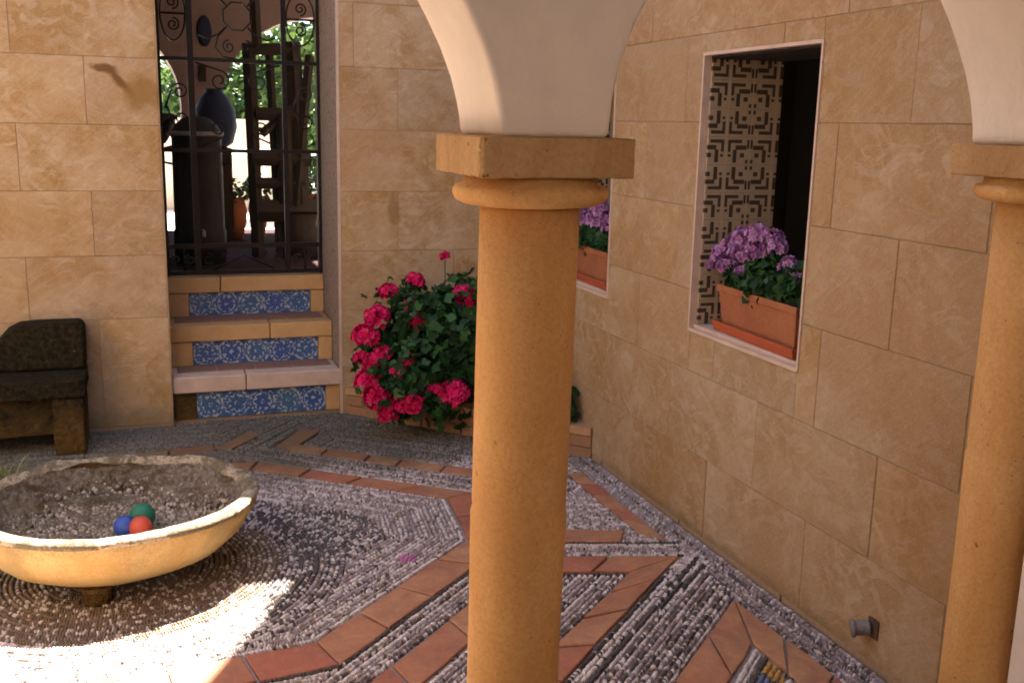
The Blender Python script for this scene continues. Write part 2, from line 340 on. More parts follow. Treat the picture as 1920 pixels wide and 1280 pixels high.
class MB:
    def __init__(s): s.v = []; s.f = []
    def box(s, a, b):
        i = len(s.v); x0, y0, z0 = a; x1, y1, z1 = b
        s.v += [(x0, y0, z0), (x1, y0, z0), (x1, y1, z0), (x0, y1, z0), (x0, y0, z1), (x1, y0, z1), (x1, y1, z1), (x0, y1, z1)]
        s.f += [tuple(i+k for k in q) for q in ((0, 3, 2, 1), (4, 5, 6, 7), (0, 1, 5, 4), (1, 2, 6, 5), (2, 3, 7, 6), (3, 0, 4, 7))]; return s
    def tube(s, pts, rad, n=8, cap=True):
        pts = [Vector(p) for p in pts]; i0 = len(s.v); N = len(pts)
        if not isinstance(rad, (list, tuple)): rad = [rad]*N
        ref = None
        for k, p in enumerate(pts):
            t = (pts[min(k+1, N-1)]-pts[max(k-1, 0)]).normalized()
            if ref is None: ref = Vector((0, 0, 1)) if abs(t.z) < .9 else Vector((1, 0, 0))
            a = t.cross(ref).normalized(); b = a.cross(t).normalized(); ref = b
            for j in range(n):
                q = 2*PI*j/n; s.v.append(tuple(p+(a*math.cos(q)+b*math.sin(q))*rad[k]))
        for k in range(N-1):
            for j in range(n):
                s.f.append((i0+k*n+j, i0+k*n+(j+1) % n, i0+(k+1)*n+(j+1) % n, i0+(k+1)*n+j))
        if cap: s.f.append(tuple(i0+j for j in range(n))[::-1]); s.f.append(tuple(i0+(N-1)*n+j for j in range(n)))
        return s
    def lathe(s, prof, n=48, c=(0, 0)):
        i0 = len(s.v)
        for (rad, z) in prof:
            for j in range(n):
                q = 2*PI*j/n; s.v.append((c[0]+rad*math.cos(q), c[1]+rad*math.sin(q), z))
        for k in range(len(prof)-1):
            for j in range(n): s.f.append((i0+k*n+j, i0+k*n+(j+1) % n, i0+(k+1)*n+(j+1) % n, i0+(k+1)*n+j))
        s.f.append(tuple(i0+j for j in range(n))[::-1]); s.f.append(tuple(i0+(len(prof)-1)*n+j for j in range(n))); return s
    def prism(s, poly, z0, z1, ax=2):
        """poly CCW in plane, extruded along ax"""
        i = len(s.v); n = len(poly)
        for zz in (z0, z1):
            for p in poly:
                s.v.append((p[0], p[1], zz) if ax == 2 else ((p[0], zz, p[1]) if ax == 1 else (zz, p[0], p[1])))
        s.f.append(tuple(i+k for k in range(n))[::-1]); s.f.append(tuple(i+n+k for k in range(n)))
        for k in range(n): s.f.append((i+k, i+(k+1) % n, i+n+(k+1) % n, i+n+k))
        return s
    def mesh(s, name, mat, smooth=False):
        me = mesh(name, s.v, s.f, mat, smooth)
        import bmesh
        bm = bmesh.new(); bm.from_mesh(me); bmesh.ops.recalc_face_normals(bm, faces=bm.faces); bm.to_mesh(me); bm.free()
        return me
def bevel(o, wd=.004, seg=2):
    b = o.modifiers.new('bevel', 'BEVEL'); b.width = wd; b.segments = seg; b.limit_method = 'ANGLE'; b.angle_limit = R(35)
    wn = o.modifiers.new('wn', 'WEIGHTED_NORMAL'); return o

def clipped_poly_tile(name, poly, z0, z1, ch, mat, origin):
    """prism with chamfered top edge around origin"""
    P = [Vector(p)-Vector(origin) for p in poly]; c = sum(P, Vector((0, 0)))/len(P); n = len(P)
    V = [(p.x, p.y, z0) for p in P]+[(p.x, p.y, z1-ch) for p in P]
    for p in P:
        d = (c-p); V.append((p.x+d.x/max(d.length, 1e-6)*ch*1.3, p.y+d.y/max(d.length, 1e-6)*ch*1.3, z1))
    F = [tuple(range(2*n, 3*n))]
    for k in range(n):
        j = (k+1) % n; F += [(k, j, n+j, n+k), (n+k, n+j, 2*n+j, 2*n+k)]
    return mesh(name, V, F, mat)

slab_cache = {}
def slab_mesh(w_, h_, t_, mat, ch=.0016, wob=0):
    """slab in local x (width) z (height), front face at y=-t_, centred"""
    key = (round(w_, 3), round(h_, 3), t_, mat.name)
    if key in slab_cache: return slab_cache[key]
    a, b = w_/2, h_/2; V = []
    for (q, y) in ((0, 0), (0, -t_+ch), (ch, -t_)):
        V += [(-a+q, y, -b+q), (a-q, y, -b+q), (a-q, y, b-q), (-a+q, y, b-q)]
    F = [(8, 9, 10, 11), (3, 2, 1, 0)]
    for L0 in (0, 4):
        for k in range(4): F.append((L0+k, L0+(k+1) % 4, L0+4+(k+1) % 4, L0+4+k))
    slab_cache[key] = mesh('slab', V, F, mat); return slab_cache[key]

def rect_minus(rc, hole):
    a0, z0, a1, z1 = rc; h0, k0, h1, k1 = hole
    if h0 >= a1 or h1 <= a0 or k0 >= z1 or k1 <= z0: return [rc]
    out = []
    if a0 < h0: out.append((a0, z0, h0, z1))
    if a1 > h1: out.append((h1, z0, a1, z1))
    m0, m1 = max(a0, h0), min(a1, h1)
    if z0 < k0: out.append((m0, z0, m1, k0))
    if z1 > k1: out.append((m0, k1, m1, z1))
    return [q for q in out if q[2]-q[0] > .012 and q[3]-q[1] > .012]

import bmesh
def rough(o, amt=.006, sub=3):
    s_ = o.modifiers.new('sub', 'SUBSURF'); s_.subdivision_type = 'SIMPLE'; s_.levels = s_.render_levels = sub
    tx = bpy.data.textures.new('chips', 'CLOUDS'); tx.noise_scale = .06 if amt > .003 else .022
    d_ = o.modifiers.new('disp', 'DISPLACE'); d_.texture = tx; d_.strength = amt*2; d_.texture_coords = 'GLOBAL'
def gridbox(a, b, n_=5, mat='moss', off=.03):
    bm2 = bmesh.new(); bmesh.ops.create_cube(bm2, size=1)
    bmesh.ops.bevel(bm2, geom=bm2.edges[:], offset=off, segments=1, affect='EDGES')
    bmesh.ops.subdivide_edges(bm2, edges=bm2.edges[:], cuts=n_, use_grid_fill=True)
    for v in bm2.verts: v.co = Vector([a[i]+(v.co[i]+.5)*(b[i]-a[i]) for i in range(3)])
    me_ = bpy.data.meshes.new('part'); bm2.to_mesh(me_); bm2.free(); me_.materials.append(M[mat]); me_.polygons.foreach_set('use_smooth', [True]*len(me_.polygons)); return me_
# ------------------------------------------------------------------ ground
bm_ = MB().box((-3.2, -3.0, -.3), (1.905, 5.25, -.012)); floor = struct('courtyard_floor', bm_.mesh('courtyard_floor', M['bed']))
gr = MB(); gr.v = [(-60, -60, -.35), (60, -60, -.35), (60, 60, -.35), (-60, 60, -.35)]; gr.f = [(0, 1, 2, 3)]
struct('ground', gr.mesh('ground', M['paving']))
# cobbled parts of the floor the mosaic does not reach (left of the basin and under the gallery)
cb = MB().box((-3.2, -3.0, -.0119), (-1.0, 5.2, -.002)).box((-1.0, -3.0, -.0119), (1.74, 1.5, -.002))
struct('cobbled_margin', cb.mesh('cobbled_margin', M['cobble']), parent=floor)

def U(x, y): return .68*x-.73*y
def N(x, y): return .28*x+.96*y
def N2(x, y): return .63*x+.777*y
OCT = [(.42, 2.82), (1.075, 3.43), (1.119, 3.868), (.388, 4.452), (-.56, 4.50), (-1.30, 3.9), (-1.26, 3.30), (-.70, 2.70)]
bands = [  # inner edge a0,a1; outer edge b0,b1; tile length
    ((.42, 2.82), (1.075, 3.43), (.46, 2.671), (1.22, 3.379), .27),
    ((1.075, 3.43), (1.119, 3.868), (1.22, 3.379), (1.24, 3.90), .25),
    ((1.119, 3.868), (.388, 4.452), (1.24, 3.90), (.43, 4.545), .25),
    ((.388, 4.452), (-.56, 4.50), (.43, 4.545), (-.56, 4.60), .25),
    ((-.70, 2.70), (.42, 2.82), (-.72, 2.55), (.46, 2.671), .25),
    ((.20, 2.248), (1.236, 3.213), (.24, 2.118), (1.262, 3.070), .27),
    ((1.236, 3.213), (1.765, 3.062), (1.262, 3.070), (1.535, 2.998), .20),
    ((1.535, 2.998), (.60, 2.155), (1.765, 3.075), (.64, 2.041), .25),
    ((1.24, 3.472), (1.678, 3.341), (1.24, 3.357), (1.62, 3.245), .22),
    ((1.715, 3.30), (1.718, 4.02), (1.785, 3.20), (1.785, 4.02), .17),
    ((1.765, 2.70), (1.10, 2.092), (1.66, 2.43), (1.15, 1.955), .24),
    ((1.66, 2.43), (1.665, 1.90), (1.765, 2.70), (1.79, 1.90), .24),
    ((.52, 4.74), (.68, 5.00), (.62, 4.71), (.78, 4.95), .2),
    ((.25, 4.80), (.42, 5.02), (.33, 4.76), (.50, 4.98), .2),
    ((-.3, 4.72), (.26, 4.76), (-.3, 4.80), (.26, 4.85), .2),
    ((.55, 4.702), (1.35, 4.053), (.6, 4.777), (1.4, 4.129), .22),
    ((1.35, 4.10), (1.70, 3.98), (1.42, 4.17), (1.70, 4.07), .2),
]
def pip(px, py, poly):
    ins = np.zeros(px.shape, bool); n = len(poly)
    for k in range(n):
        x0, y0 = poly[k]; x1, y1 = poly[(k+1) % n]
        cnd = ((y0 > py) != (y1 > py)) & (px < (x1-x0)*(py-y0)/(y1-y0+1e-12)+x0); ins ^= cnd
    return ins
def segd(px, py, a, b):
    ax, ay = a; bx, by = b; dx, dy = bx-ax, by-ay; L2 = dx*dx+dy*dy
    t = np.clip(((px-ax)*dx+(py-ay)*dy)/L2, 0, 1); return np.hypot(px-ax-t*dx, py-ay-t*dy)
tile_polys = []
for (a0, a1, b0, b1, ln) in bands:
    a0, a1, b0, b1 = map(Vector, (a0, a1, b0, b1)); L_ = ((a1-a0).length+(b1-b0).length)/2; n = max(1, round(L_/ln))
    cuts = [0]+[(k+rng.uniform(-.12, .12))/n for k in range(1, n)]+[1]
    tile_polys.append([tuple(a0), tuple(a1), tuple(b1), tuple(b0)])
    for k in range(n):
        g0 = .004/L_; t0, t1 = cuts[k]+g0, cuts[k+1]-g0
        wob = lambda: rng.uniform(-.003, .003)
        q = [a0.lerp(a1, t0), a0.lerp(a1, t1), b0.lerp(b1, t1), b0.lerp(b1, t0)]
        cc = sum(q, Vector((0, 0)))/4
        q = [cc+(p-cc)*.985+Vector((wob(), wob())) for p in q]
        # a worn, slightly wandering outline: midpoints of the long sides
        q = [q[0], (q[0]+q[1])/2+Vector((wob(), wob())), q[1], q[2], (q[2]+q[3])/2+Vector((wob(), wob())), q[3]]
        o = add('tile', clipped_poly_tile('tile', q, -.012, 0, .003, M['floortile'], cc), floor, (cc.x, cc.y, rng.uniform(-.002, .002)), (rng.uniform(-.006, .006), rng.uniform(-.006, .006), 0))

outl = [((.46, 2.66), (1.22, 3.368)), ((.24, 2.108), (1.262, 3.06)), ((1.20, 3.365), (1.82, 3.185)), ((1.775, 3.085), (.64, 2.03)), ((1.82, 3.04), (1.0, 2.27)),
        ((1.65, 2.41), (1.15, 1.945)), ((1.65, 2.41), (1.655, 1.9)), ((1.22, 3.90), (.43, 4.555)), ((.42, 4.75), (.70, 5.13)), ((.50, 4.74), (.66, 5.0)), ((1.262, 3.06), (1.5, 2.99)), ((.46, 2.66), (-.7, 2.54)), ((1.36, 2.62), (1.82, 2.98))]
fd = {'u': math.atan2(.68, .73), 'n': math.atan2(-.28, .96), 'w': PI/2, 'ne': math.atan2(-.63, .777), 'ne2': math.atan2(.41, .35)}
for k in range(8): fd['o%d' % k] = math.atan2(OCT[(k+1) % 8][1]-OCT[k][1], OCT[(k+1) % 8][0]-OCT[k][0])
BC = (-.135, 3.51)
def classify(x, y):
    f_ = np.full(x.shape, 'u', dtype='<U3'); io = pip(x, y, OCT)
    f_[(x > 1.785)] = 'w'
    m_ = (~io) & (x <= 1.785) & (N(x, y) > 3.43) & (x > 1.1) & (N2(x, y) < 4.0); f_[m_] = 'n'
    m_ = (~io) & (x <= 1.785) & (N(x, y) > 3.295) & (N(x, y) < 3.44) & (x > 1.2) & (U(x, y) > -1.505); f_[m_] = 'n'
    m_ = (~io) & (x <= 1.785) & (N2(x, y) >= 3.70) & (y > 3.85) & (x > .3) & (N(x, y) > 3.68); f_[m_] = 'ne'
    m_ = (~io) & (y > 4.60) & (x < .82) & (N2(x, y) > 4.05) & (x > .25); f_[m_] = 'ne2'
    m_ = (~io) & (y > 4.5) & (x <= .3); f_[m_] = 'o3'
    m_ = (~io) & (y < 2.75) & (U(x, y) < -1.64) & (x < .46); f_[m_] = 'o7'
    ds = np.stack([segd(x, y, OCT[k], OCT[(k+1) % 8]) for k in range(8)]); nn_ = ds.argmin(0)
    for k in range(8): f_[io & (nn_ == k)] = 'o%d' % k
    f_[np.hypot(x-BC[0], y-BC[1]) < .76] = 'c'
    return f_, ds.min(0), io
PX = []; PY = []; PA = []; PR = []; PF = []
for key, th in fd.items():
    rw, pt = .0180, .0098
    ii = np.arange(-int(7/rw), int(7/rw)); jj = np.arange(-int(7/pt), int(7/pt))
    I, J = np.meshgrid(ii, jj, indexing='ij'); I = I.ravel(); J = J.ravel()
    v_ = I*rw; s_ = J*pt+(I % 2)*pt/2
    if key[0] == 'o' and len(key) == 2:
        ox, oy = OCT[int(key[1])]; s_ = s_; 
    else: ox, oy = .42, 2.82
    x = ox+s_*math.cos(th)-v_*math.sin(th); y = oy+s_*math.sin(th)+v_*math.cos(th)
    k = (x > -1.0) & (x < 1.905) & (y > 1.52) & (y < 5.27); x, y, I = x[k], y[k], I[k]
    F_, dd, io = classify(x, y); k = F_ == key; x, y, I = x[k], y[k], I[k]
    x = x+nr.normal(0, .0013, x.shape); y = y+nr.normal(0, .0013, y.shape)
    style = (np.abs(I)*7919 % 5)
    ang = np.where(style == 0, th, np.where(I % 2 == 0, th+PI/2-.55, th+PI/2+.55))      # herringbone rows, some rows lie along
    PX.append(x); PY.append(y); PA.append(ang+nr.normal(0, .09, x.shape)); PR.append(style); PF.append(np.full(x.shape, key))
rad_ = .1
while rad_ < .76:                                                 # rings round the basin
    n_c = int(2*PI*rad_/.0098); a = np.arange(n_c)*2*PI/n_c+(round(rad_/.018) % 2)*PI/n_c
    x = BC[0]+rad_*np.cos(a); y = BC[1]+rad_*np.sin(a); k = x > -1.0; i_r = round(rad_/.018)
    PX.append(x[k]); PY.append(y[k]); PA.append((a+(.55 if i_r % 2 else -.55))[k]+nr.normal(0, .16, k.sum())); PR.append(np.full(k.sum(), i_r % 5)); PF.append(np.full(k.sum(), 'c'))
    rad_ += .018
PX, PY, PA, PR, PF = map(np.concatenate, (PX, PY, PA, PR, PF))
keep = np.ones(PX.shape, bool)
for q in tile_polys: keep &= ~pip(PX, PY, q)
for q in tile_polys:                                             # keep whole pebbles off the tile edges
    for a, b in ((q[0], q[1]), (q[2], q[3])): keep &= segd(PX, PY, a, b) > .006
keep &= nr.rand(*PX.shape) > .02
PX, PY, PA, PR, PF = [q[keep] for q in (PX, PY, PA, PR, PF)]
n = len(PX)
F_, dd, io = classify(PX, PY)
tone = nr.rand(n); rowt = ((PR*0.37) % 1)
col = np.zeros((n, 3)); light = np.array([.56, .50, .48]); mid = np.array([.30, .245, .25]); dark = np.array([.07, .058, .055]); brown = np.array([.25, .18, .13])
w_ = np.select([PF == 'w', PF == 'n', (PF == 'ne') | (PF == 'ne2'), PF == 'c', PF == 'u'], [PX, N(PX, PY), N2(PX, PY), np.hypot(PX-BC[0], PY-BC[1]), U(PX, PY)], dd)
ph_w = ((w_+.004)/.072) % 1                                      # the pattern is laid in ordered light, mid and dark courses
pl = np.where(ph_w < .30, .80, np.where(ph_w < .62, .16, .34)); pd = np.where((ph_w > .86), .50, .06)
din = io & (dd > .27) & (np.hypot((PX-.02)/.78, (PY-3.60)/.50) < 1.0)
pd = np.where(din, .50, pd); pl = np.where(din, .34, pl)
stripe = (U(PX, PY) > -1.05) & (U(PX, PY) < -.78) & (PX < 1.785)
ph = ((U(PX, PY)+1.05)/.045) % 1
pd = np.where(stripe & (ph < .33), .75, pd); pl = np.where(stripe & (ph > .5), .5, pl)
edge = (PX > 1.785); pl = np.where(edge, .16, pl)
col[:] = mid
col[tone < pl] = light; col[tone > 1-pd] = dark; kb = (nr.rand(n) < .09); col[kb] = brown
rb_ = np.hypot(PX-BC[0], PY-BC[1]); k = (rb_ < .52) & (tone > .25); col[k] = (.15, .11, .075); k = (rb_ > .60) & (rb_ < .66) & (tone > .3) & (PX > .25); col[k] = dark; k = (rb_ > .68) & (rb_ < .75) & (tone > .55) & (PX > .2); col[k] = dark; k = (rb_ >= .52) & (PX < .3) & (PY < 3.4) & (tone < .75); col[k] = light  # last step pales the pebbles under the sun patch to brighten it
first = io & (dd < .03); col[first & (tone < .75)] = light
for a, b in outl:
    k = segd(PX, PY, a, b) < .0105; col[k] = dark*.5
    k = (segd(PX, PY, a, b) < .030) & (segd(PX, PY, a, b) > .0105) & (nr.rand(n) < .7); col[k] = light
dm = (U(PX, PY) > -.64) & (PX < 1.652)                            # the little emblem in the corner diamond
q_ = U(PX, PY)
col[dm & (q_ < -.60)] = light; col[dm & (q_ >= -.60) & (q_ < -.585)] = dark*.6
col[dm & (q_ >= -.585)] = (.09, .13, .24); k = dm & (q_ >= -.585) & (PX > 1.60); col[k] = (.42, .24, .04); k = dm & (PX > 1.59) & (PX <= 1.60) & (q_ > -.585); col[k] = dark*.6
k = dm & (q_ > -.50) & (q_ < -.45); col[k] = light
rose = (np.hypot(PX-.82, PY-3.33) < .035); col[rose] = (.42, .16, .30)
col *= nr.uniform(.95, 1.5, (n, 1)); col = np.clip(col, .01, .8)
# pebble template: 7-gon base ring, upper ring, top
K = 6; t = np.arange(K)*2*PI/K
ring0 = np.stack([np.cos(t), np.sin(t), np.full(K, -1.0)], 1); ring1 = np.stack([np.cos(t)*.93, np.sin(t)*.93, np.full(K, .1)], 1); ring2 = np.stack([np.cos(t)*.55, np.sin(t)*.55, np.full(K, .82)], 1)
T = np.concatenate([ring0, ring1, ring2, [[0, 0, 1.0]]])
tf = []
for k in range(K):
    j = (k+1) % K; tf += [(k, j, K+j), (k, K+j, K+k), (K+k, K+j, 2*K+j), (K+k, 2*K+j, 2*K+k), (2*K+k, 2*K+j, 3*K)]
tf = np.array(tf)
sx = nr.uniform(.0078, .0104, n); sy = nr.uniform(.0039, .0051, n); sz = nr.uniform(.005, .0075, n)
V = T[None]*np.stack([sx, sy, sz], 1)[:, None]
V[:, :, :2] *= nr.uniform(.88, 1.12, (n, T.shape[0]))[..., None]
V[:, :, 2] += V[:, :, 0]*nr.normal(0, .10, n)[:, None]
ca, sa = np.cos(PA)[:, None], np.sin(PA)[:, None]
X = V[..., 0]*ca-V[..., 1]*sa+PX[:, None]; Y = V[..., 0]*sa+V[..., 1]*ca+PY[:, None]; Z = V[..., 2]-.0065
VV = np.stack([X, Y, Z], -1).reshape(-1, 3)
FF = (tf[None]+(np.arange(n)*T.shape[0])[:, None, None]).reshape(-1, 3)
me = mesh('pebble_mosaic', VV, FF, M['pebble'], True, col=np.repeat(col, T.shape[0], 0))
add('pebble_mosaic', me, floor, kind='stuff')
print('pebbles', n)

# ------------------------------------------------------------------ wall with the doorway (along X at Y=5.25)
ZA = [0.0, .55, .855, 1.16, 1.465, 1.77, 2.075, 2.38]
wallA = thing('stone_wall', 'courtyard wall of large golden sandstone blocks pierced by the gated doorway', 'wall', (0, 5.25, 0))
core = MB().box((-3.2, 5.2315, -.3), (.0845, 5.95, 5.06)).box((.9375, 5.2315, -.3), (3.0, 5.95, 5.06)).box((.0845, 5.2315, 2.38), (.937, 5.95, 5.06))
wchild('wall_core', core.mesh('wall_core', M['mortar']), wallA)
def lay_A(x0, x1, joints, z0, z1):
    xs = [x0]+[j for j in joints if x0+.02 < j < x1-.02]+[x1]
    for a, b in zip(xs[:-1], xs[1:]):
        w_ = b-a-.0018; h_ = z1-z0-.0018
        me = slab_mesh(w_, h_, .022, M['wallA'])
        child('slab', me, wallA, ((a+b)/2, 5.25+rng.uniform(-.0012, .0012), (z0+z1)/2))
for k in range(len(ZA)-1):
    off = -.53 if k % 2 else -.23
    joints = sorted(off-.6*i for i in range(0, 6))
    lay_A(-3.2, .085, joints, ZA[k]+(.012 if k == 0 else 0), ZA[k+1])
    jr = [1.235, 1.835] if k % 2 == 0 else [1.535]
    if k == 5: jr = [1.01, 1.61]
    if k == 0:
        lay_A(.937, 1.905, [1.535], .012, .25); lay_A(.937, 1.905, [1.235], .25, .55)
    else: lay_A(.937, 1.905, jr, ZA[k], ZA[k+1])
up = MB().box((-3.2, 5.228, 2.38), (1.905, 5.2313, 5.06)); wchild('upper_face', up.mesh('upper_face', M['wallA']), wallA)
rv = MB().box((.925, 5.2262, .0), (.9372, 5.25, 2.38)); wchild('corner_trim', rv.mesh('corner_trim', M['tread']), wallA)
rv = MB().box((.931, 5.25, .0), (.9368, 5.95, 2.38)); wchild('door_reveal', rv.mesh('door_reveal', M['reveal']), wallA)
rv = MB().box((.0852, 5.229, .0), (.09, 5.95, 2.38)); wchild('door_reveal', rv.mesh('door_reveal', M['wallA']), wallA)

blocker = thing('shade_blocker', 'tall plain tower added out of view to shade the floor right of the sun patch', 'blocker', (3, 6.5, 0))
tb = MB().prism([(1.52, 5.253), (5.0, 5.253), (5.0, 7.9), (3.02, 7.9)], 5.062, 12).box((3.202, 5.253, -.3), (5.0, 7.9, 5.062))  # unseen added block, plan skewed so its corner bounds the sun patch
wchild('blocker_wall', tb.mesh('blocker_wall', M['white']), blocker)

# ------------------------------------------------------------------ window wall (along Y at X=1.91)
ZB = [.0, .31, .615, .92, 1.225, 1.53, 1.835, 2.14, 2.445]
holes = [(2.665, .777, 3.348, 1.761), (4.09, .777, 4.773, 1.761)]
wallB = thing('stone_wall', 'sandstone wall with two deep flower windows right of the columns', 'wall', (1.91, 3.4, 0))
for k in range(len(ZB)-1):
    off = 2.56 if k % 2 == 0 else 2.26
    joints = [off+.61*i for i in range(-2, 6)]
    ys = [1.60]+[j for j in joints if 1.68 < j < 5.2]+[5.228]
    for a, b in zip(ys[:-1], ys[1:]):
        rs = [(a, ZB[k]+(.012 if k == 0 else 0), b, ZB[k+1])]
        for h in holes: rs = [q for rc in rs for q in rect_minus(rc, h)]
        for (y0, z0, y1, z1) in rs:
            e = .0009
            me = slab_mesh(y1-y0-2*e, z1-z0-2*e, .022, M['wallB'])
            child('slab', me, wallB, (1.932+rng.uniform(-.001, .001), (y0+y1)/2, (z0+z1)/2), (0, 0, -PI/2))
cb = MB()
ys = [-3.0, 2.665, 3.348, 4.09, 4.773, 5.25]
for i in range(5):
    if i in (1, 3): cb.box((1.9135, ys[i], -.3), (2.23, ys[i+1], .765)).box((1.9135, ys[i], 1.773), (2.23, ys[i+1], 5.0))
    else: cb.box((1.9135, ys[i]+(.01 if i else 0), -.3), (2.23, ys[i+1]-(.01 if i < 4 else 0), 5.0))
wchild('wall_core', cb.mesh('wall_core', M['mortar']), wallB)
wchild('upper_face', MB().box((1.910, 1.60, 2.445), (1.9133, 5.225, 5.0)).mesh('upper_face', M['wallB']), wallB)
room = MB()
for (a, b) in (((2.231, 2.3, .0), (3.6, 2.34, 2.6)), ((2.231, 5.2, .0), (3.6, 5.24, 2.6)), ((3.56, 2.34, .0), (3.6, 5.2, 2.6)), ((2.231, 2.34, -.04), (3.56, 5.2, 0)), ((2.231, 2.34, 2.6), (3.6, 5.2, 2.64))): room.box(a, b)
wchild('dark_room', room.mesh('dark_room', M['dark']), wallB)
for wi, (y0, z0, y1, z1) in enumerate(holes):
    win = child('window', MB().box((-.0, 0, 0), (.30, y1-y0, .012)).mesh('window', M['tread']), wallB, (1.925, y0, z0))   # the sill slab
    S_ = lambda nm, a, b, mt: wchild(nm, MB().box(a, b).mesh(nm, M[mt]), win)
    S_('lit_edge', (1.904, y0-.009, z0-.009), (1.934, y0, z1+.009), 'tread'); S_('lit_edge', (1.904, y1, z0-.009), (1.934, y1+.009, z1+.009), 'tread')  # pale strips paint the slab edges that catch the light
    S_('lit_edge', (1.904, y0, z0-.012), (1.934, y1, z0), 'tread'); S_('lit_edge', (1.904, y0, z1), (1.934, y1, z1+.011), 'tread')
    S_('soffit', (1.934, y0, z1-.008), (2.232, y1, z1-.0005), 'darkwood'); S_('side_reveal', (1.934, y0+.0005, z0+.012), (2.232, y0+.006, z1-.008), 'reveal')
    xe = [1.934, 2.01, 2.11, 2.21, 2.232]; ze = [z0+.012]+[z_ for z_ in [1.68-.1*k for k in range(10)][::-1] if z_ > z0+.03]+[z1-.008]
    for xa, xb in zip(xe[:-1], xe[1:]):
        for za, zb in zip(ze[:-1], ze[1:]):
            child('tile', slab_mesh(xb-xa-.0008, zb-za-.0008, .007, M['keytile'], .0012), win, ((xa+xb)/2, y1-.0005, (za+zb)/2))

# ------------------------------------------------------------------ steps in the doorway
steps = thing('tiled_steps', 'three stone steps with blue and white tiled risers below the iron gate', 'steps', (.5, 5.5, 0))
for k, (yf, zt) in enumerate(((5.262, .235), (5.49, .45), (5.75, .665))):
    back = (5.49, 5.75, 5.97)[k]
    body = MB().box((.0915, yf+.025, zt-.22 if k else -.01), (.9305, back+.02, zt-.085)).mesh('riser_core', M['mortar']); wchild('riser_core', body, steps)
    mt = M['tread'] if k == 0 else M['tread2']
    xl = .092; xr = .929
    split = (.45, .60, .37)[k]
    for a, b in ((xl, split-.002), (split+.002, xr)):
        o = wchild('tread', MB().box((a, yf-.012, zt-.083), (b, back+(.02 if k < 2 else 0), zt)).mesh('tread', mt), steps); bevel(o, .006, 2)
    if k < 2:
        for j in range(4):
            a = xl+.03+j*.195
            wchild('tread_tile', MB().box((a, yf+.095, zt+.001), (a+.19, back+.012, zt+.006)).mesh('tread_tile', M['treadtile']), steps)
    z0, z1 = zt-.215+.003, zt-.085
    if k == 0: z0 = .012
    for i in range(5):
        child('azulejo_tile', slab_mesh(.1285, z1-z0-.001, .010, M['azulejo'], .0015), steps, (.205+(i+.5)*.13, yf+.024, (z0+z1)/2))
    for a, b in ((xl, .203), (.857, xr)):
        o = wchild('riser_stone', MB().box((a, yf-.004 if k else yf+.01, z0), (b, yf+.024, z1)).mesh('riser_stone', M['moss'] if (k == 0 and a < .5) else M['tread2']), steps); bevel(o, .004)

# ------------------------------------------------------------------ iron gate at Y=5.79
gate = thing('iron_gate', 'black wrought iron gate with scrolls standing on the top step', 'gate', (.51, 5.79, .67))
GY = 5.79
def bar(nm, x0, z0, x1, z1, hw=.009):
    wchild(nm, MB().tube([(x0, GY, z0), (x1, GY, z1)], hw, 6).mesh(nm, M['iron'], True), gate)
for x_ in (.103, .925): wchild('stile', MB().box((x_-.011, GY-.012, .672), (x_+.011, GY+.012, 2.5)).mesh('stile', M['iron']), gate)
for x_, hw in ((.262, .016), (.742, .013)): wchild('upright', MB().box((x_-hw, GY-.010, .69), (x_+hw, GY+.010, 2.5)).mesh('upright', M['iron']), gate)
for z_, hh in ((.685, .012), (.83, .012), (1.338, .010), (1.805, .010), (2.49, .012)): wchild('rail', MB().box((.114, GY-.009, z_-hh), (.914, GY+.009, z_+hh)).mesh('rail', M['iron']), gate)
for x_ in (.19, .835): bar('thin_upright', x_, .69, x_, .82, .006)
def spiral(cx, cz, r0, turns, a0, sgn=1, tail=None):
    pts = []
    nn_ = int(14*turns)
    for i in range(nn_+1):
        q = i/nn_; a = a0+sgn*q*turns*2*PI; rr_ = r0*(1-.78*q); pts.append((cx+rr_*math.cos(a), GY, cz+rr_*math.sin(a)))
    if tail: pts = [(tail[0], GY, tail[1])]+pts
    return pts
def scroll(cx, cz, r0, turns, a0, sgn=1, tail=None, rad=.0048):
    wchild('scroll', MB().tube(spiral(cx, cz, r0, turns, a0, sgn, tail), rad, 5).mesh('scroll', M['iron'], True), gate)
def line(pts, rad=.005): wchild('scroll', MB().tube([(p[0], GY, p[1]) for p in pts], rad, 5).mesh('scroll', M['iron'], True), gate)
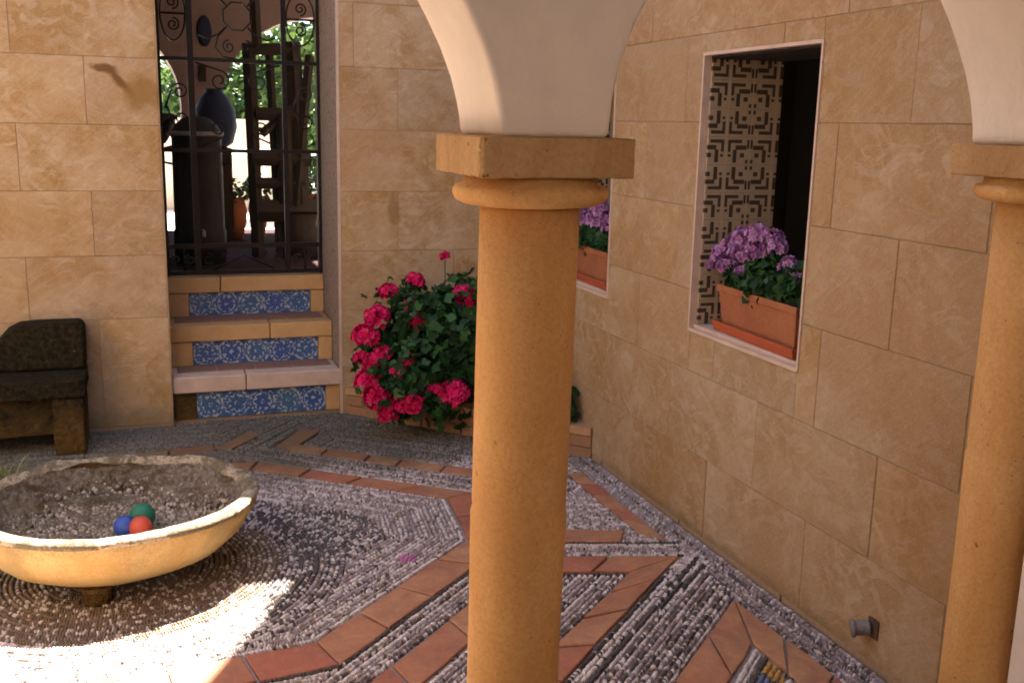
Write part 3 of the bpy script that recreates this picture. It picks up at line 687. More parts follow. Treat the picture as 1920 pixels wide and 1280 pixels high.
# octagon and its arms in the middle of the upper panel
oc = [(.505+.075*math.cos(R(22.5+45*i)), 2.03+.075*math.sin(R(22.5+45*i))) for i in range(9)]; line(oc)
for sx_ in (-1, 1):
    for sz_ in (-1, 1):
        p0 = (.505+sx_*.053, 2.03+sz_*.053)
        line([p0, (.505+sx_*.10, 2.03+sz_*.095), (.505+sx_*.15, 2.03+sz_*.115), (.505+sx_*.195, 2.03+sz_*.10)])
        cxx = .505+sx_*.085
        line([(.505+sx_*.055, 2.03+sz_*.055), (.505+sx_*.10, 2.03+sz_*.105), (.505+sx_*.115, 2.03+sz_*.16), (.505+sx_*.08, 2.03+sz_*.205), (.505+sx_*.02, 2.03+sz_*.215)])
        scroll(.505+sx_*.045, 2.03+sz_*.155, .035, 1.4, R(90), -sx_*1)
for cx, hwid in ((.183, .062), (.833, .075)):
    for zc in (2.03, 2.30):
        ov = [(cx+hwid*math.cos(R(15*i)), zc+.135*math.sin(R(15*i))) for i in range(25)]; line(ov)
        scroll(cx, zc+.055, .034, 1.5, R(-90), 1); scroll(cx, zc-.055, .034, 1.5, R(90), -1)
        line([(cx-hwid, zc), (cx+hwid, zc)], .006)
    for zc in (1.50, 1.64):
        scroll(cx+.02, zc, .045, 1.5, R(180), 1 if zc < 1.6 else -1, (cx-.055, zc+(.09 if zc < 1.6 else -.09)))
    for q in (-1, 1): scroll(cx+q*.038, .755, .028, 1.5, R(90*q), q)
for q in (-1, 1):
    scroll(.505+q*.10, 1.70, .055, 1.5, R(90), q, (.505+q*.22, 1.79)); scroll(.505+q*.11, 1.45, .05, 1.5, R(-90), -q, (.505+q*.2, 1.36))
    scroll(.505+q*.19, .755, .032, 1.5, R(90), q); line([(.505-q*.16, .70), (.505, .775), (.505+q*.16, .70)], .005)
    scroll(.505+q*.11, .79, .02, 1.2, R(90), q)

# ------------------------------------------------------------------ passage and garden behind the gate
pas = thing('passage', 'shaded passage with reddish floor behind the iron gate', 'passage', (.5, 7.2, .6))
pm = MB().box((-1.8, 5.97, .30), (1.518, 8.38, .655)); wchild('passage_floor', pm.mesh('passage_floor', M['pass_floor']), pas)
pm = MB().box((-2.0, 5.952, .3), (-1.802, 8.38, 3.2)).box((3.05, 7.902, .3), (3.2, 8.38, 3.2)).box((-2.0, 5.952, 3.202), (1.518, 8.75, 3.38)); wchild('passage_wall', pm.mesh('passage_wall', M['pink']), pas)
pk = thing('arched_wall', 'pink plastered wall with two round arches behind the gate', 'wall', (.45, 8.55, .6))
def ellipse_arch(cx, a, zs, b, n=24): return [(cx+a*math.cos(PI*i/n), zs+b*math.sin(PI*i/n)) for i in range(n+1)]
def arch_wall(mb, piers, zs, ztop, z0, y0, y1, curves):
    """one clean outline: up and over every arch, extruded through the wall"""
    out = []
    for k, (x0, x1) in enumerate(piers):
        out += [(x0, z0), (x1, z0)]
        if k < len(curves): out += [p for p in curves[k] if p[1] > z0+.004]
    out += [(piers[-1][1], ztop), (piers[0][0], ztop)]
    return mb.prism(out, y0, y1, 1)
c1_ = ellipse_arch(-.497, .80, 1.62, .68)[::-1]; c2_ = ellipse_arch(1.40, .80, 1.66, .68)[::-1]
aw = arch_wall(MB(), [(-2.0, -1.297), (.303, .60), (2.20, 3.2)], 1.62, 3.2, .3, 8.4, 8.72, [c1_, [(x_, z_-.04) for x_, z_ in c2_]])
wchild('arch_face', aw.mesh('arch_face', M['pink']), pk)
# garden ground, low wall and greenery in full sun
gs = MB().box((-9, 8.74, .2), (12, 30, .60)); struct('garden_terrace', gs.mesh('garden_terrace', M['paving']))
lw = tag(wchild('garden_wall', MB().box((-4, 11.0, .602), (1.45, 11.3, 1.46)).box((-4.05, 10.96, 1.462), (1.5, 11.34, 1.51)).mesh('garden_wall', M['white']), None), 'low white garden wall in sunshine beyond the arches', 'wall')
def leaf_cloud(cx, cy, cz, rx, ry, rz, n_, size, seed, holes_=.35, thin=1):
    q = np.random.RandomState(seed)
    d = q.normal(size=(n_, 3)); d /= np.linalg.norm(d, axis=1)[:, None]; rad = q.uniform(.45, 1.0, n_)**.5
    lump = 1+.22*np.sin(d[:, 0]*5+seed)*np.cos(d[:, 2]*6+seed*2)+.12*np.sin(d[:, 1]*9)
    P_ = d*(rad*lump)[:, None]*np.array([rx, ry, rz])+np.array([cx, cy, cz])
    nrm = d*.8+q.normal(size=(n_, 3))*.7; nrm[:, 2] += .4; nrm /= np.linalg.norm(nrm, axis=1)[:, None]
    return P_, nrm, q
def leaves_mesh(name, P_, nrm, size, q, mat, shape='leaf'):
    n_ = len(P_); up_ = q.normal(size=(n_, 3)); a = np.cross(nrm, up_); a /= np.linalg.norm(a, axis=1)[:, None]; b = np.cross(nrm, a)
    if shape == 'leaf': tm = np.array([(0, -1, 0), (.45, -.2, .06), (.35, .5, .05), (0, 1, -.1), (-.35, .5, .05), (-.45, -.2, .06)])
    else:
        k = np.arange(9)*2*PI/9; rr_ = np.where(np.arange(9) % 2, .82, 1.0); rr_[0] = .25
        tm = np.stack([np.sin(k)*rr_, -np.cos(k)*rr_, .18*(np.arange(9) % 2)+.1], 1)
    sz_ = size*q.uniform(.6, 1.25, n_)
    W = P_[:, None]+(a[:, None]*tm[None, :, :1]+b[:, None]*tm[None, :, 1:2]+nrm[:, None]*tm[None, :, 2:])*sz_[:, None, None]
    k = tm.shape[0]; Fc = (np.arange(n_)[:, None]*k+np.arange(k)[None])
    cc = np.repeat(q.uniform(0, 1, n_)**1.3, k)[:, None]*np.ones((1, 3))
    return mesh(name, W.reshape(-1, 3), Fc.astype(np.int32), mat, False, col=cc)
def bush_far(label, cx, cy, zb, rx, rz, seed, n_=2600, size=.07, nm='garden_bush', cat='bush', group='bushes in the garden'):
    t_ = thing(nm, label, cat, (cx, cy, zb), group=group)
    P_, nm_, q = leaf_cloud(cx, cy, zb+rz, rx, rx*.8, rz, n_, size, seed)
    wchild('foliage', leaves_mesh('foliage', P_, nm_, size, q, M['leafg']), t_)['kind'] = 'stuff'
    wchild('trunk', MB().tube([(cx, cy, zb), (cx+.03, cy, zb+rz*.6), (cx-.05, cy+.05, zb+rz*1.2)], [.05, .04, .02], 7).mesh('trunk', M['darkwood'], True), t_)
bush_far('dense dark green bush seen through the left arch behind the gate', -.9, 13.2, .6, 1.3, 1.5, 3)
bush_far('dark green bush standing above the white garden wall left of the ladder frame', .95, 12.6, .6, .75, .95, 4)
bush_far('tall bright green shrub filling the top of the right arch', 2.0, 12.0, .6, .9, 1.45, 5, 3600)
bush_far('dark shrub at the right edge of the doorway view', 3.0, 13.5, .6, 1.2, 1.2, 6)
bush_far('large green tree closing the view behind the garden bushes', 1.0, 18, .6, 4.2, 2.6, 8, 6000, .16, 'garden_tree', 'tree', None)

# things standing in the passage
st = thing('metal_still', 'tall blackened metal still with a domed shoulder behind the gate', 'still', (.31, 6.45, .656))
wchild('body', MB().lathe([(.10, .657), (.15, .66), (.152, .84), (.145, .86), (.142, 1.39), (.148, 1.40), (.148, 1.42), (.12, 1.465), (.085, 1.50), (.05, 1.515)], 28, (.31, 6.45)).mesh('body', M['copper'], True), st)
wchild('rim', MB().lathe([(.150, 1.405), (.156, 1.41), (.156, 1.425), (.150, 1.43)], 28, (.31, 6.45)).mesh('rim', M['steel'], True), st)
wchild('spout_tap', MB().tube([(.32, 6.31, .86), (.32, 6.25, .86), (.32, 6.23, .83)], .012, 6).mesh('spout_tap', M['steel'], True), st)
for q in (-1, 1): wchild('handle', MB().tube([(.31+q*.14, 6.45, 1.34), (.31+q*.19, 6.44, 1.33), (.31+q*.19, 6.44, 1.25), (.31+q*.14, 6.45, 1.24)], .009, 6).mesh('handle', M['copper'], True), st)
mg = thing('hand_mill', 'dark cast iron hand mill at the left edge of the gate', 'mill', (.02, 6.7, .656))
wchild('stand', MB().box((-.08, 6.62, .657), (.10, 6.8, 1.35)).mesh('stand', M['darkwood']), mg)
wchild('hopper', MB().lathe([(.04, 1.352), (.06, 1.38), (.10, 1.46), (.11, 1.52), (.09, 1.53), (.05, 1.50)], 18, (.10, 6.7)).mesh('hopper', M['copper'], True), mg)
wchild('crank', MB().tube([(.10, 6.68, 1.43), (.10, 6.55, 1.43), (.17, 6.54, 1.50), (.21, 6.54, 1.51)], .012, 6).mesh('crank', M['copper'], True), mg)
fr = thing('wooden_press', 'dark old wooden press frame leaning behind the gate', 'press', (.8, 6.7, .656))
def post(nm, p0, p1, w0=.03):
    o = wchild(nm, MB().tube([p0, p1], w0, 4).mesh(nm, M['darkwood']), fr); return o
post('post', (.665, 6.62, .66), (.640, 6.62, 1.955), .040); post('post', (.955, 6.62, .66), (.895, 6.62, 1.975), .055)
post('post', (.80, 6.64, .66), (.765, 6.64, 1.90), .026)
post('post', (.69, 6.60, 1.90), (.665, 6.56, 2.60), .030)
post('crossbeam', (.62, 6.60, 1.92), (.93, 6.60, 1.93), .035); post('crossbeam', (.64, 6.6, 1.27), (1.0, 6.6, 1.27), .045)
post('crossbeam', (.66, 6.6, .95), (1.1, 6.6, .95), .07); post('crossbeam', (.66, 6.6, 1.12), (.96, 6.6, 1.12), .035)
post('crossbeam', (.67, 6.6, 1.54), (.93, 6.6, 1.54), .04); post('brace', (.70, 6.6, 1.42), (.90, 6.6, 1.58), .028); post('brace', (.87, 6.58, .70), (1.00, 6.58, 1.90), .028)
wchild('screw', MB().tube([(.845, 6.6, 1.0), (.835, 6.6, 1.55)], .05, 10).mesh('screw', M['darkwood'], True), fr)
wchild('tub', MB().lathe([(.11, .657), (.15, .665), (.17, .93), (.155, .93)], 20, (.98, 6.66)).mesh('tub', M['darkwood'], True), fr)
jar = thing('blue_jar', 'round dark blue jar on a stand beside the pink pillar', 'jar', (.50, 7.7, .656))
wchild('body', MB().lathe([(.06, 1.30), (.12, 1.34), (.15, 1.45), (.14, 1.56), (.10, 1.65), (.06, 1.69), (.065, 1.71)], 24, (.50, 7.7)).mesh('body', M['blue'], True), jar)
wchild('stand', MB().box((.40, 7.6, .657), (.60, 7.8, 1.298)).mesh('stand', M['darkwood']), jar)
pt_ = tag(add('wall_ornament', MB().lathe([(.005, 0), (.055, .0), (.06, .012), (.045, .022), (.01, .022)], 20).mesh('wall_ornament', M['blue'], True), None, (.49, 8.398, 2.15), (R(90), 0, 0)), 'blue glazed ornament hanging on the pink pillar', 'ornament')
pt_.scale = (.9, 1.9, 1)
wchild('wall_lantern', MB().box((.445, 8.36, 1.78), (.49, 8.399, 1.90)).mesh('wall_lantern', M['iron']), None)
tag(bpy.data.objects['wall_lantern'], 'small dark box lantern on the pink pillar below the blue ornament', 'lantern')
for i, (x_, y_, r_, lb) in enumerate(((.62, 7.7, .08, 'round clay pot on the passage floor right of the still'), (.80, 7.9, .07, 'smaller clay pot behind the legs of the wooden press'), (1.28, 8.1, .09, 'clay pot near the right side of the doorway'))):
    pp = thing('clay_pot', lb, 'pot', (x_, y_, .656), group='clay pots in the passage')
    wchild('pot_body', MB().lathe([(r_*.6, .657), (r_*.95, .78), (r_*1.05, .86), (r_*.85, .93), (r_*.95, .95), (r_*.8, .95), (r_*.7, .9)], 18, (x_, y_)).mesh('pot_body', M['terracotta'], True), pp)
    P_, nm_, q = leaf_cloud(x_, y_, 1.0, .12, .12, .10, 120, .03, 30+i)
    tg = thing('potted_plant', ('light green plant in the round clay pot', 'light green plant in the smaller clay pot', 'light green plant in the right clay pot')[i], 'plant', (x_, y_, .93))
    wchild('foliage', leaves_mesh('foliage', P_, nm_, .03, q, M['leafg']), tg)['kind'] = 'stuff'
hp = thing('garden_parasol', 'green and white round garden parasol tilted low in the sun', 'parasol', (2.35, 10.2, .6))
dv = MB(); dv.lathe([(.52, 1.28), (.50, 1.36), (.36, 1.50), (.18, 1.58), (.02, 1.60)], 24, (2.2, 10.2)); wchild('canopy', dv.mesh('canopy', M['leafg'], True), hp)
wchild('rim', MB().tube([(2.2+.525*math.cos(2*PI*i/24), 10.2+.525*math.sin(2*PI*i/24), 1.29) for i in range(25)], .022, 6).mesh('rim', M['whitepaint'], True), hp)
wchild('pole', MB().tube([(2.2, 10.2, .6), (2.2, 10.2, 1.55)], .02, 8).mesh('pole', M['whitepaint'], True), hp)
tb = thing('garden_table', 'white garden table in sunshine beyond the right arch', 'table', (1.1, 9.7, .6))
wchild('tabletop', MB().lathe([(.40, 1.20), (.42, 1.21), (.42, 1.23), (.40, 1.24)], 28, (1.12, 9.7)).mesh('tabletop', M['whitepaint'], True), tb)
for a in range(3): wchild('leg', MB().tube([(1.12+.1*math.cos(a*2.1), 9.7+.1*math.sin(a*2.1), 1.2), (1.12+.3*math.cos(a*2.1), 9.7+.3*math.sin(a*2.1), .6)], .015, 6).mesh('leg', M['whitepaint'], True), tb)

# ------------------------------------------------------------------ arcade
AY0, AY1, ZS = 1.588, 1.826, 1.4835
def half(pts, w_): return [(a, b) for a, b in pts]
Lr = [(0, 0), (.003, .03), (.009, .06), (.020, .10), (.040, .15), (.066, .20), (.095, .25), (.13, .30), (.18, .35), (.25, .40), (.34, .44), (.42, .46), (.4865, .465)]
Rr = [(.4865-.4865*math.cos(R(7.5*i)), .465*math.sin(R(7.5*i))) for i in range(13)]
piers = [(.544+1.163*k, .7345+1.163*k) for k in (-3, -2, -1, 0, 1)]
arc = thing('arcade', 'pale plastered round arches resting on the golden columns', 'arcade', (.64, 1.707, ZS))
mb = MB(); curves = []
for k in range(4):
    xl, xr = piers[k][1], piers[k+1][0]; hw = (xr-xl)/2/.4865
    curves.append([(xl+a*hw, ZS+b) for a, b in Rr]+[(xr-a*hw, ZS+b) for a, b in Lr[::-1]][1:])
arch_wall(mb, piers, ZS, 3.0, ZS-.0003, AY0, AY1, curves)
import bmesh
o = wchild('arch_wall', mb.mesh('arch_wall', M['plaster']), arc)
bevel(o, .012, 3)
cols = [(-1.683, 'golden sandstone column at the far left of the arcade'), (-.5204, 'golden sandstone column left of the sunlit patch'), (.6400, 'golden sandstone column in the middle of the view with a lit left side'), (1.8056, 'golden sandstone column at the right edge with a jointed shaft')]
proto = None
for x_, lb in cols:
    t_ = thing('stone_column', lb, 'column', (x_, 1.707, 0), group='columns of the arcade')
    if proto is None:
        sh = MB().lathe([(.0885, .12), (.0880, .3), (.0880, .60), (.0900, .798), (.0875, .806), (.0868, .812), (.0880, .820), (.0885, 1.10), (.0880, 1.367)], 64).mesh('shaft', M['ochre'], True)
        nk = MB().lathe([(.0880, 1.364), (.092, 1.366), (.118, 1.368), (.131, 1.374), (.1365, 1.384), (.1365, 1.392), (.132, 1.400), (.119, 1.404), (.117, 1.418)], 64).mesh('echinus', M['ochre'], True)
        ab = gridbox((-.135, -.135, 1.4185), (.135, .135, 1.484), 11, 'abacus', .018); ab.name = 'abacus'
        bs = MB().lathe([(.13, .06), (.14, .075), (.135, .10), (.10, .12)], 48).box((-.15, -.15, 0), (.15, .15, .06)).mesh('base', M['ochre'])
        proto = (sh, nk, ab, bs)
    tl = .0125 if abs(x_-.64) < .01 else .004                        # the old shafts stand slightly out of plumb
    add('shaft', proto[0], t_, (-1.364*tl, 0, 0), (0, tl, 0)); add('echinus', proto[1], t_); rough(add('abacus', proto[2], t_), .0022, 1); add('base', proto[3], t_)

# gallery round the camera
gal = thing('terrace_walls', 'plastered terrace walls framing the arcade on the near side', 'wall', (0, 0, 0))
wchild('back_wall', MB().box((-3.2, -3.2, 0), (1.9, -3.0, 2.6)).mesh('back_wall', M['plaster']), gal)
wchild('side_wall', MB().box((1.752, -3.0, 0), (1.90, 1.585, 3.0)).mesh('side_wall', M['plaster']), gal)
wchild('ceiling', MB().box((-3.2, -2.6, 3.002), (1.9, 1.87, 3.15)).mesh('ceiling', M['galleryceil']), gal)  # unseen ceiling, cut short of the back wall to let fill light in
lwall = tag(wchild('white_wall', MB().box((-3.4, -3.2, 0), (-3.202, 5.25, 4.0)).mesh('white_wall', M['white']), None), 'white plastered courtyard wall on the far left', 'wall')

# ------------------------------------------------------------------ basin
bas = thing('stone_basin', 'round weathered stone basin on short feet with mossy inside', 'basin', (-.135, 3.51, 0))
NA = 128
def ringset(prof, seed, lump):
    q = np.random.RandomState(seed); V_ = []
    a = np.arange(NA)*2*PI/NA
    mod = 1+.02*np.sin(a*2+.6)+.012*np.sin(a*3+2)+.006*np.sin(a*7+1)
    for k, (rad, z) in enumerate(prof):
        nz = np.zeros(NA)
        for fq in (3, 5, 9, 16, 27, 41): nz += np.sin(a*fq+q.uniform(0, 6))*q.uniform(.3, 1)/fq**.6
        hz = lump[k]
        far_ = np.clip(np.sin(a-.15), 0, 1)**.7                      # the far side is more broken and mossy
        zz = z+nz*hz*(1+1.6*far_)+.010*np.cos(a-2.5)*(z > .2)
        V_.append(np.stack([rad*1.09*mod*np.cos(a)*(1+nz*hz*.8), rad*mod*np.sin(a)*(1+nz*hz*.8), zz], 1))
    n_ = len(prof); V_ = np.concatenate(V_); F__ = []
    for k in range(n_-1):
        for j in range(NA): F__.append((k*NA+j, k*NA+(j+1) % NA, (k+1)*NA+(j+1) % NA, (k+1)*NA+j))
    return V_, np.array(F__, np.int32)
outer = [(.02, .034), (.16, .036), (.25, .054), (.318, .090), (.366, .140), (.392, .19), (.408, .225), (.413, .248)]
V_, F__ = ringset(outer, 5, [.0, .0, .001, .001, .001, .001, .001, .0015]); add('bowl', mesh('bowl', V_, F__, M['basin'], True), bas)
rimp = [(.413, .248), (.417, .258), (.412, .268), (.400, .274), (.386, .274), (.374, .267), (.366, .252)]
V_, F__ = ringset(rimp, 5, [.0015, .004, .006, .007, .008, .008, .008]); add('rim', mesh('rim', V_, F__, M['rim'], True), bas)
inner_ = [(.368, .254), (.360, .235), (.345, .215), (.325, .19), (.30, .17), (.27, .155), (.235, .142), (.19, .132), (.14, .126), (.09, .123), (.04, .122), (.003, .122)]
V_, F__ = ringset(inner_, 9, [.008, .014, .018, .020, .018, .014, .010, .007, .005, .003, .001, 0]); add('crusted_lining', mesh('crusted_lining', V_, F__, M['crust'], True), bas)
q = np.random.RandomState(77); ng = 5200                        # grit and small stones lying on the lining
a = q.uniform(0, 2*PI, ng); rq = np.sqrt(q.uniform(0, 1, ng))*.345
pr = np.array([p[0] for p in inner_])[::-1]; pz = np.array([p[1] for p in inner_])[::-1]
gz = np.interp(rq, pr, pz); GX = rq*1.09*np.cos(a); GY = rq*np.sin(a)
kk = q.uniform(0, 1, ng) < np.where(rq < .28, .9, .55); GX, GY, gz, rq = GX[kk], GY[kk], gz[kk], rq[kk]; ng = len(GX)
sg = q.uniform(.002, .0075, ng)**1.0
Vg = T[None]*np.stack([sg*1.3, sg, sg*.8], 1)[:, None]*q.uniform(.8, 1.2, (ng, T.shape[0], 1)); th = q.uniform(0, 6, ng)
Xg = Vg[..., 0]*np.cos(th)[:, None]-Vg[..., 1]*np.sin(th)[:, None]+GX[:, None]; Yg = Vg[..., 0]*np.sin(th)[:, None]+Vg[..., 1]*np.cos(th)[:, None]+GY[:, None]
Zg = Vg[..., 2]+gz[:, None]+.002
cg = np.where(q.rand(ng, 1) < .3, np.array([[.40, .35, .30]]), np.where(q.rand(ng, 1) < .5, np.array([[.14, .11, .085]]), np.array([[.22, .18, .14]])))
me_g = mesh('grit', np.stack([Xg, Yg, Zg], -1).reshape(-1, 3), (tf[None]+(np.arange(ng)*T.shape[0])[:, None, None]).reshape(-1, 3), M['pebble'], True, col=np.repeat(cg, T.shape[0], 0))
add('grit', me_g, bas, kind='stuff')
for a in (-105, 15, 135):
    fx, fy = .225*math.cos(R(a)), .225*math.sin(R(a))
    o = add('foot', MB().lathe([(.048, -.012), (.046, .01), (.044, .035), (.06, .06)], 14).mesh('foot', M['moss'], True), bas, (fx-.005, fy, 0))
for (x_, y_, z_, r_, mt, lb, cl) in ((-.056, 3.545, .170, .043, 'rubber_g', 'green rubber ball lying in the stone basin', ''), (-.112, 3.47, .168, .036, 'rubber_b', 'blue rubber ball lying in the stone basin', ''), (-.062, 3.448, .168, .037, 'rubber_r', 'red rubber ball lying in the stone basin', '')):
    b_ = MB().lathe([(r_*math.sin(PI*i/16)+1e-4, -r_*math.cos(PI*i/16)) for i in range(17)], 28)
    tag(add('ball', b_.mesh('ball', M[mt], True), None, (x_, y_, z_)), lb, 'ball', 'balls in the basin')

# ------------------------------------------------------------------ mossy seat
seat = thing('mossy_bench', 'dark mossy old stone seat with a curved back against the wall', 'seat', (-.7, 5.0, 0))
for nm, a, b in (('seat_slab', (-1.10, 4.865, .262), (-.292, 5.225, .345)), ('leg', (-.43, 4.87, -.012), (-.30, 5.20, .262)), ('leg', (-1.09, 4.87, -.012), (-.97, 5.20, .262)), ('front_panel', (-.97, 4.90, .09), (-.43, 4.95, .262))):
    rough(wchild(nm, gridbox(a, b), seat), .004, 1)
bk = [(-1.09, .345), (-.292, .345), (-.290, .53), (-.296, .556), (-.315, .566), (-.48, .566), (-.57, .560), (-.62, .535), (-.66, .49), (-.70, .47), (-.74, .49), (-.80, .54), (-.9, .56), (-1.04, .55), (-1.09, .5)]
o = wchild('backrest', MB().prism(bk, 5.07, 5.226, 1).mesh('backrest', M['moss']), seat); bevel(o, .02, 3)

def blades(cx, cy, z0, n_, h, spread, seed, mat):
    q = random.Random(seed); V_ = []; F__ = []; cl = []
    for i in range(n_):
        a = q.uniform(0, 2*PI); bx, by = cx+q.gauss(0, .03), cy+q.gauss(0, .03); hh = h*q.uniform(.6, 1.2); sp_ = spread*q.uniform(.5, 1.2); wd_ = q.uniform(.004, .007); t0 = q.random()
        i0 = len(V_)
        for k in range(5):
            s = k/4; r_ = sp_*s; zz = z0+hh*math.sin(s*PI*.62); w_ = wd_*(1-s*.85)
            V_ += [(bx+r_*math.cos(a)-w_*math.sin(a), by+r_*math.sin(a)+w_*math.cos(a), zz), (bx+r_*math.cos(a)+w_*math.sin(a), by+r_*math.sin(a)-w_*math.cos(a), zz)]; cl += [[t0]*3]*2
        for k in range(4): F__.append((i0+2*k, i0+2*k+1, i0+2*k+3, i0+2*k+2))
    return mesh('blades', V_, F__, mat, False, col=np.array(cl))
tf_ = thing('grass_tuft', 'pale striped grassy plant between the mossy seat and the basin', 'plant', (-.66, 4.35, 0))
wchild('blades', blades(-.60, 4.30, -.01, 90, .16, .16, 2, M['grass']), tf_)['kind'] = 'stuff'

# ------------------------------------------------------------------ corner planter and geraniums
plt = thing('corner_planter', 'low brick planter cutting off the courtyard corner', 'planter', (1.5, 4.8, 0))
p0, p1 = Vector((.955, 5.235)), Vector((1.906, 4.185)); dirp = (p1-p0).normalized(); nrm = Vector((dirp.y, -dirp.x)); Lp = (p1-p0).length; ang = math.atan2(dirp.y, dirp.x)
if nrm.y > 0: nrm = -nrm
bmat = simple('planter_brick', (.33, .17, .09), .85, .4, 30, dark=.6); M['brickcap'] = simple('planter_cap_tile', (.42, .24, .12), .8, .4, 20, dark=.7)
for row in range(3):
    nb = 6; off = (row % 2)*.5
    for i in range(-1, nb+1):
        a = (i+off)/nb; b = (i+off+1)/nb; a, b = max(0, a), min(1, b)
        if b-a < .03: continue
        ln = (b-a)*Lp-.008; c_ = p0.lerp(p1, (a+b)/2)-nrm*.045
        z0 = (-.012, .048, .105)[row]; z1 = (.042, .099, .142)[row]
        wd = .045 if row < 2 else .055
        o = child('brick', MB().box((-ln/2, -wd, z0), (ln/2, wd, z1)).mesh('brick', M['brickcap'] if row == 2 else bmat), plt, (c_.x, c_.y, 0), (0, 0, ang+rng.uniform(-.008, .008)))
wchild('mortar_core', MB().prism([tuple(p0-nrm*.012), tuple(p1-nrm*.012), tuple(p1-nrm*.08), tuple(p0-nrm*.08)][::1], -.012, .10).mesh('mortar_core', M['mortar']), plt)
wchild('soil', MB().prism([(1.02, 5.22), (1.90, 4.26), (1.90, 5.22)], -.01, .11).mesh('soil', M['soil']), plt)

def flower_head(name, rad, n_, mat, seed, fs=.011):
    q = np.random.RandomState(seed); d = q.normal(size=(n_, 3)); d[:, 2] = np.abs(d[:, 2])*.8-.25; d /= np.linalg.norm(d, axis=1)[:, None]
    V_ = []; F__ = []; cl = []
    for i in range(n_):
        nn_ = Vector(d[i]); a = nn_.orthogonal().normalized(); b = nn_.cross(a); c0 = nn_*rad*q.uniform(.72, 1.05); ph_ = q.uniform(0, 6); t0 = q.uniform(0, 1)
        for k in range(5):
            th = ph_+k*2*PI/5; e = a*math.cos(th)+b*math.sin(th); s_ = nn_.cross(e)
            i0 = len(V_); up = nn_*fs*.35
            V_ += [tuple(c0-nn_*fs*.3), tuple(c0+e*fs*.6+s_*fs*.45+up*.6), tuple(c0+e*fs*1.15+up), tuple(c0+e*fs*.6-s_*fs*.45+up*.6)]
            F__.append((i0, i0+1, i0+2, i0+3)); tt = np.clip(t0+q.uniform(-.15, .15), 0, 1)
            cl += [[tt*.25]*3, [tt]*3, [min(1, tt+.3)]*3, [tt]*3]
    return mesh(name, V_, F__, mat, False, col=np.array(cl))
ger = thing('geranium_bush', 'big geranium bush with magenta flower heads in the corner planter', 'bush', (1.40, 4.86, .11))
cx, cy, cz = 1.40, 4.88, .42
P1, N1, q1 = leaf_cloud(cx, cy, cz, .40, .33, .345, 2300, .03, 21)
P2, N2_, q2 = leaf_cloud(cx-.20, cy-.12, .30, .24, .22, .20, 700, .03, 22)
P3, N3, q3 = leaf_cloud(1.80, 4.42, .20, .10, .16, .13, 240, .03, 23)
Pall, Nall = np.concatenate([P1, P2, P3]), np.concatenate([N1, N2_, N3])
kp = (Pall[:, 2] > .05) & (Pall[:, 0] < 1.885) & (Pall[:, 1] < 5.20); Pall, Nall = Pall[kp], Nall[kp]
wchild('foliage', leaves_mesh('foliage', Pall, Nall, .031, q1, M['leaf'], 'round'), ger)['kind'] = 'stuff'
heads = [(1.108, 4.9, .688, .038), (1.242, 4.9, .735, .038), (1.394, 4.9, .861, .020), (1.47, 4.8, .665, .050), (1.20, 4.82, .63, .030), (1.235, 4.8, .555, .038), (1.035, 4.82, .578, .048), (.962, 4.75, .498, .051), (.941, 4.75, .403, .028), (1.0, 4.72, .38, .041), (1.04, 4.72, .415, .036), (1.15, 4.68, .395, .030), (1.09, 4.66, .34, .038),
         (.97, 4.70, .29, .054), (1.01, 4.70, .225, .050), (1.035, 4.70, .165, .040), (1.10, 4.66, .17, .042), (1.055, 4.68, .125, .037), (1.18, 4.64, .235, .048), (1.21, 4.62, .275, .037), (1.36, 4.60, .235, .056), (1.27, 4.6, .255, .030), (1.17, 4.62, .18, .034), (1.75, 4.6, .35, .04), (1.62, 4.6, .5, .045)]
fh = [flower_head('flower_head', .040, 80, M['petal_red'], 40+i, .012) for i in range(4)]
stems = MB()
for i, (x_, y_, z_, r_) in enumerate(heads):
    o = child('flower_head', fh[i % 4], ger, (x_, y_, z_), (rng.uniform(-.4, .6), rng.uniform(-.5, .5), rng.uniform(0, 6))); o.scale = (r_/.031,)*3
    b0 = Vector((x_*.5+cx*.5, y_*.4+cy*.6, max(.12, z_-.25))); stems.tube([b0, (b0+Vector((x_, y_, z_)))/2+Vector((0, 0, .02)), (x_, y_, z_-r_*.4)], .0025, 5)
wchild('stems', stems.mesh('stems', M['leaf'], True), ger)
for i, (x_, z_) in enumerate(((1.115, .76), (.99, .675))):        # stray buds left of the bush
    P_, n_, q_2 = leaf_cloud(x_, 4.9, z_, .012, .012, .01, 6, .012, 60+i)
    wchild('bud', leaves_mesh('bud', P_, n_, .012, q_2, M['leaf']), ger)

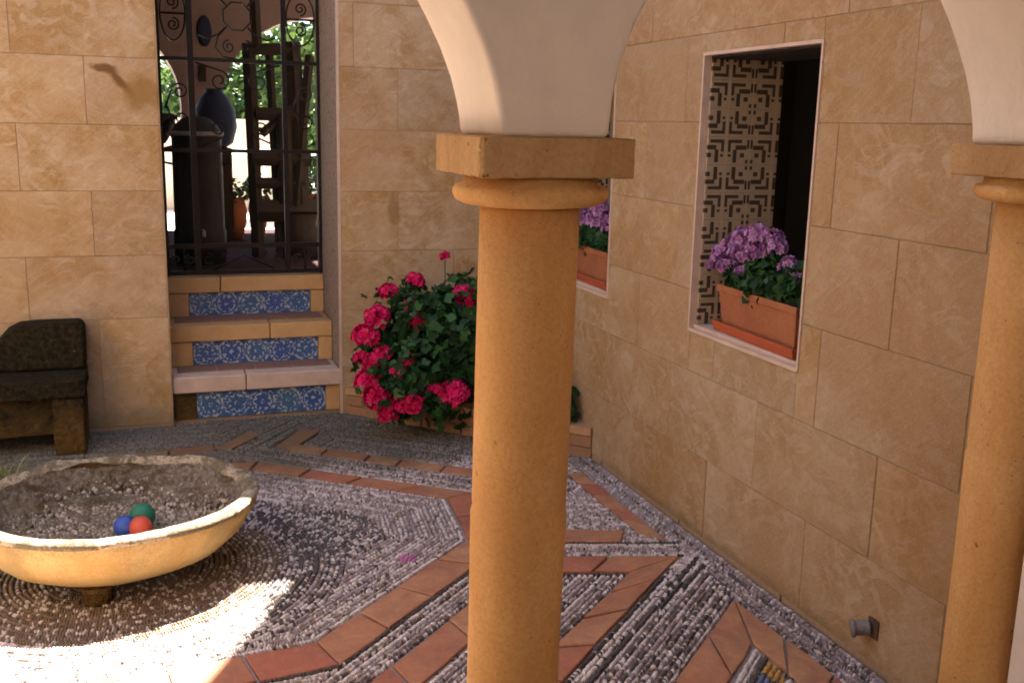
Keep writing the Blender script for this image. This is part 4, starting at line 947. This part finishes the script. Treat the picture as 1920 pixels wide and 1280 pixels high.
# ------------------------------------------------------------------ window flower troughs
def trough(y0, y1, lab_p, lab_s, lab_f, fl, seed):
    ln = y1-y0; yc = (y0+y1)/2; zb = .789
    s_ = thing('saucer', lab_s, 'saucer', (2.03, yc, zb), R(-2), group='saucers under the window troughs')
    mb = MB(); hw = ln/2+.012
    def ringbox(mb, w0, l0, w1, l1, z0, z1, t):
        # open tray: outer and inner walls tapered
        V_ = []
        for (w_, l_, z_) in ((w0, l0, z0), (w1, l1, z1), (w1-t, l1-t, z1), (w0-t, l0-t, z0+t)):
            V_ += [(-w_, -l_, z_), (w_, -l_, z_), (w_, l_, z_), (-w_, l_, z_)]
        i0 = len(mb.v); mb.v += V_
        for L0 in (0, 4, 8):
            for k in range(4): mb.f.append((i0+L0+k, i0+L0+(k+1) % 4, i0+L0+4+(k+1) % 4, i0+L0+4+k))
        mb.f += [(i0+3, i0+2, i0+1, i0), (i0+12, i0+13, i0+14, i0+15)]
    ringbox(mb, .092, hw-.004, .100, hw, 0, .036, .008); o = add('saucer_tray', mb.mesh('saucer_tray', M['saucer']), s_); bevel(o, .006, 2)
    t_ = thing('flower_trough', lab_p, 'planter', (2.03, yc, zb+.009), R(-2), group='terracotta troughs in the window openings')
    mb = MB(); ringbox(mb, .072, ln/2-.022, .088, ln/2, 0, .155, .012); o = add('trough', mb.mesh('trough', M['terracotta']), t_); bevel(o, .005, 2)
    mb = MB(); mb.box((-.091, -ln/2-.004, .135), (-.083, ln/2+.004, .160)); o = add('lip', mb.mesh('lip', M['terracotta']), t_); bevel(o, .003, 2)
    add('soil', MB().box((-.073, -ln/2+.015, .10), (.073, ln/2-.015, .140)).mesh('soil', M['soil']), t_)
    pl_ = thing('window_geranium', lab_f, 'flowers', (2.03, yc, zb+.14), group='purple geraniums in the window openings')
    P_, n_, q_ = leaf_cloud(2.02, yc, zb+.205, .095, ln*.48, .085, 520, .026, seed)
    wchild('foliage', leaves_mesh('foliage', P_, n_, .026, q_, M['leaf'], 'round'), pl_)['kind'] = 'stuff'
    stm = MB()
    for i, (x_, y_, z_, r_) in enumerate(fl):
        o = child('flower_head', ph_[i % 3], pl_, (x_, y_, z_), (rng.uniform(-.3, .3), rng.uniform(-.5, .2), rng.uniform(0, 6))); o.scale = (r_/.04,)*3
        stm.tube([(x_*.4+2.02*.6, y_*.4+yc*.6, zb+.15), (x_, y_, z_-r_*.3)], .002, 5)
    wchild('stems', stm.mesh('stems', M['leaf'], True), pl_)
ph_ = [flower_head('flower_head', .040, 40, M['petal_purple'], 70+i, .013) for i in range(3)]
trough(2.725, 3.235, 'terracotta trough on the sill of the near window', 'orange red saucer under the trough in the near window', 'purple geraniums spilling over the trough in the near window',
    [(1.975, 3.29, 1.02, .036), (1.97, 3.25, 1.06, .04), (1.98, 3.20, 1.095, .044), (1.97, 3.20, 1.03, .038), (1.98, 3.13, 1.13, .044), (1.97, 3.13, 1.075, .042), (1.97, 3.10, 1.02, .034), (1.99, 3.06, 1.15, .042), (1.98, 3.04, 1.095, .038), (2.0, 2.99, 1.145, .04), (2.0, 2.95, 1.12, .034), (1.99, 2.865, 1.065, .036), (2.0, 2.83, 1.035, .03), (2.0, 2.89, 1.035, .026)], 81)
trough(4.16, 4.67, 'terracotta trough on the sill of the far window beside the column', 'orange red saucer under the trough in the far window', 'pale purple geraniums in the far window beside the column',
    [(1.97, 4.55, 1.10, .04), (1.98, 4.48, 1.14, .042), (1.99, 4.40, 1.13, .042), (1.97, 4.42, 1.08, .038), (1.98, 4.33, 1.13, .042), (1.97, 4.34, 1.07, .038), (1.98, 4.26, 1.10, .04), (1.99, 4.20, 1.10, .036), (1.97, 4.24, 1.05, .034), (1.98, 4.5, 1.06, .036)], 82)

# ------------------------------------------------------------------ drain spout low on the window wall
sp_ = thing('drain_spout', 'small grey metal drain spout low on the window wall', 'spout', (1.905, 2.21, .11))
wchild('hole_plate', MB().box((1.9045, 2.183, .092), (1.9082, 2.225, .150)).mesh('hole_plate', simple('rusty_plate', (.11, .06, .04), .8, .4, 60)), sp_)  # dark rusty plate stands in for the shade of a square hole
pipe = MB(); q_ = []
pipe.tube([(1.902, 2.215, .118), (1.862, 2.235, .112)], .021, 16, False); pipe.tube([(1.902, 2.215, .118), (1.862, 2.235, .112)], .015, 16, False)
wchild('pipe', pipe.mesh('pipe', M['steel'], True), sp_)
wchild('flange', MB().tube([(1.866, 2.233, .1125), (1.858, 2.237, .1115)], .026, 16).mesh('flange', M['steel'], True), sp_)
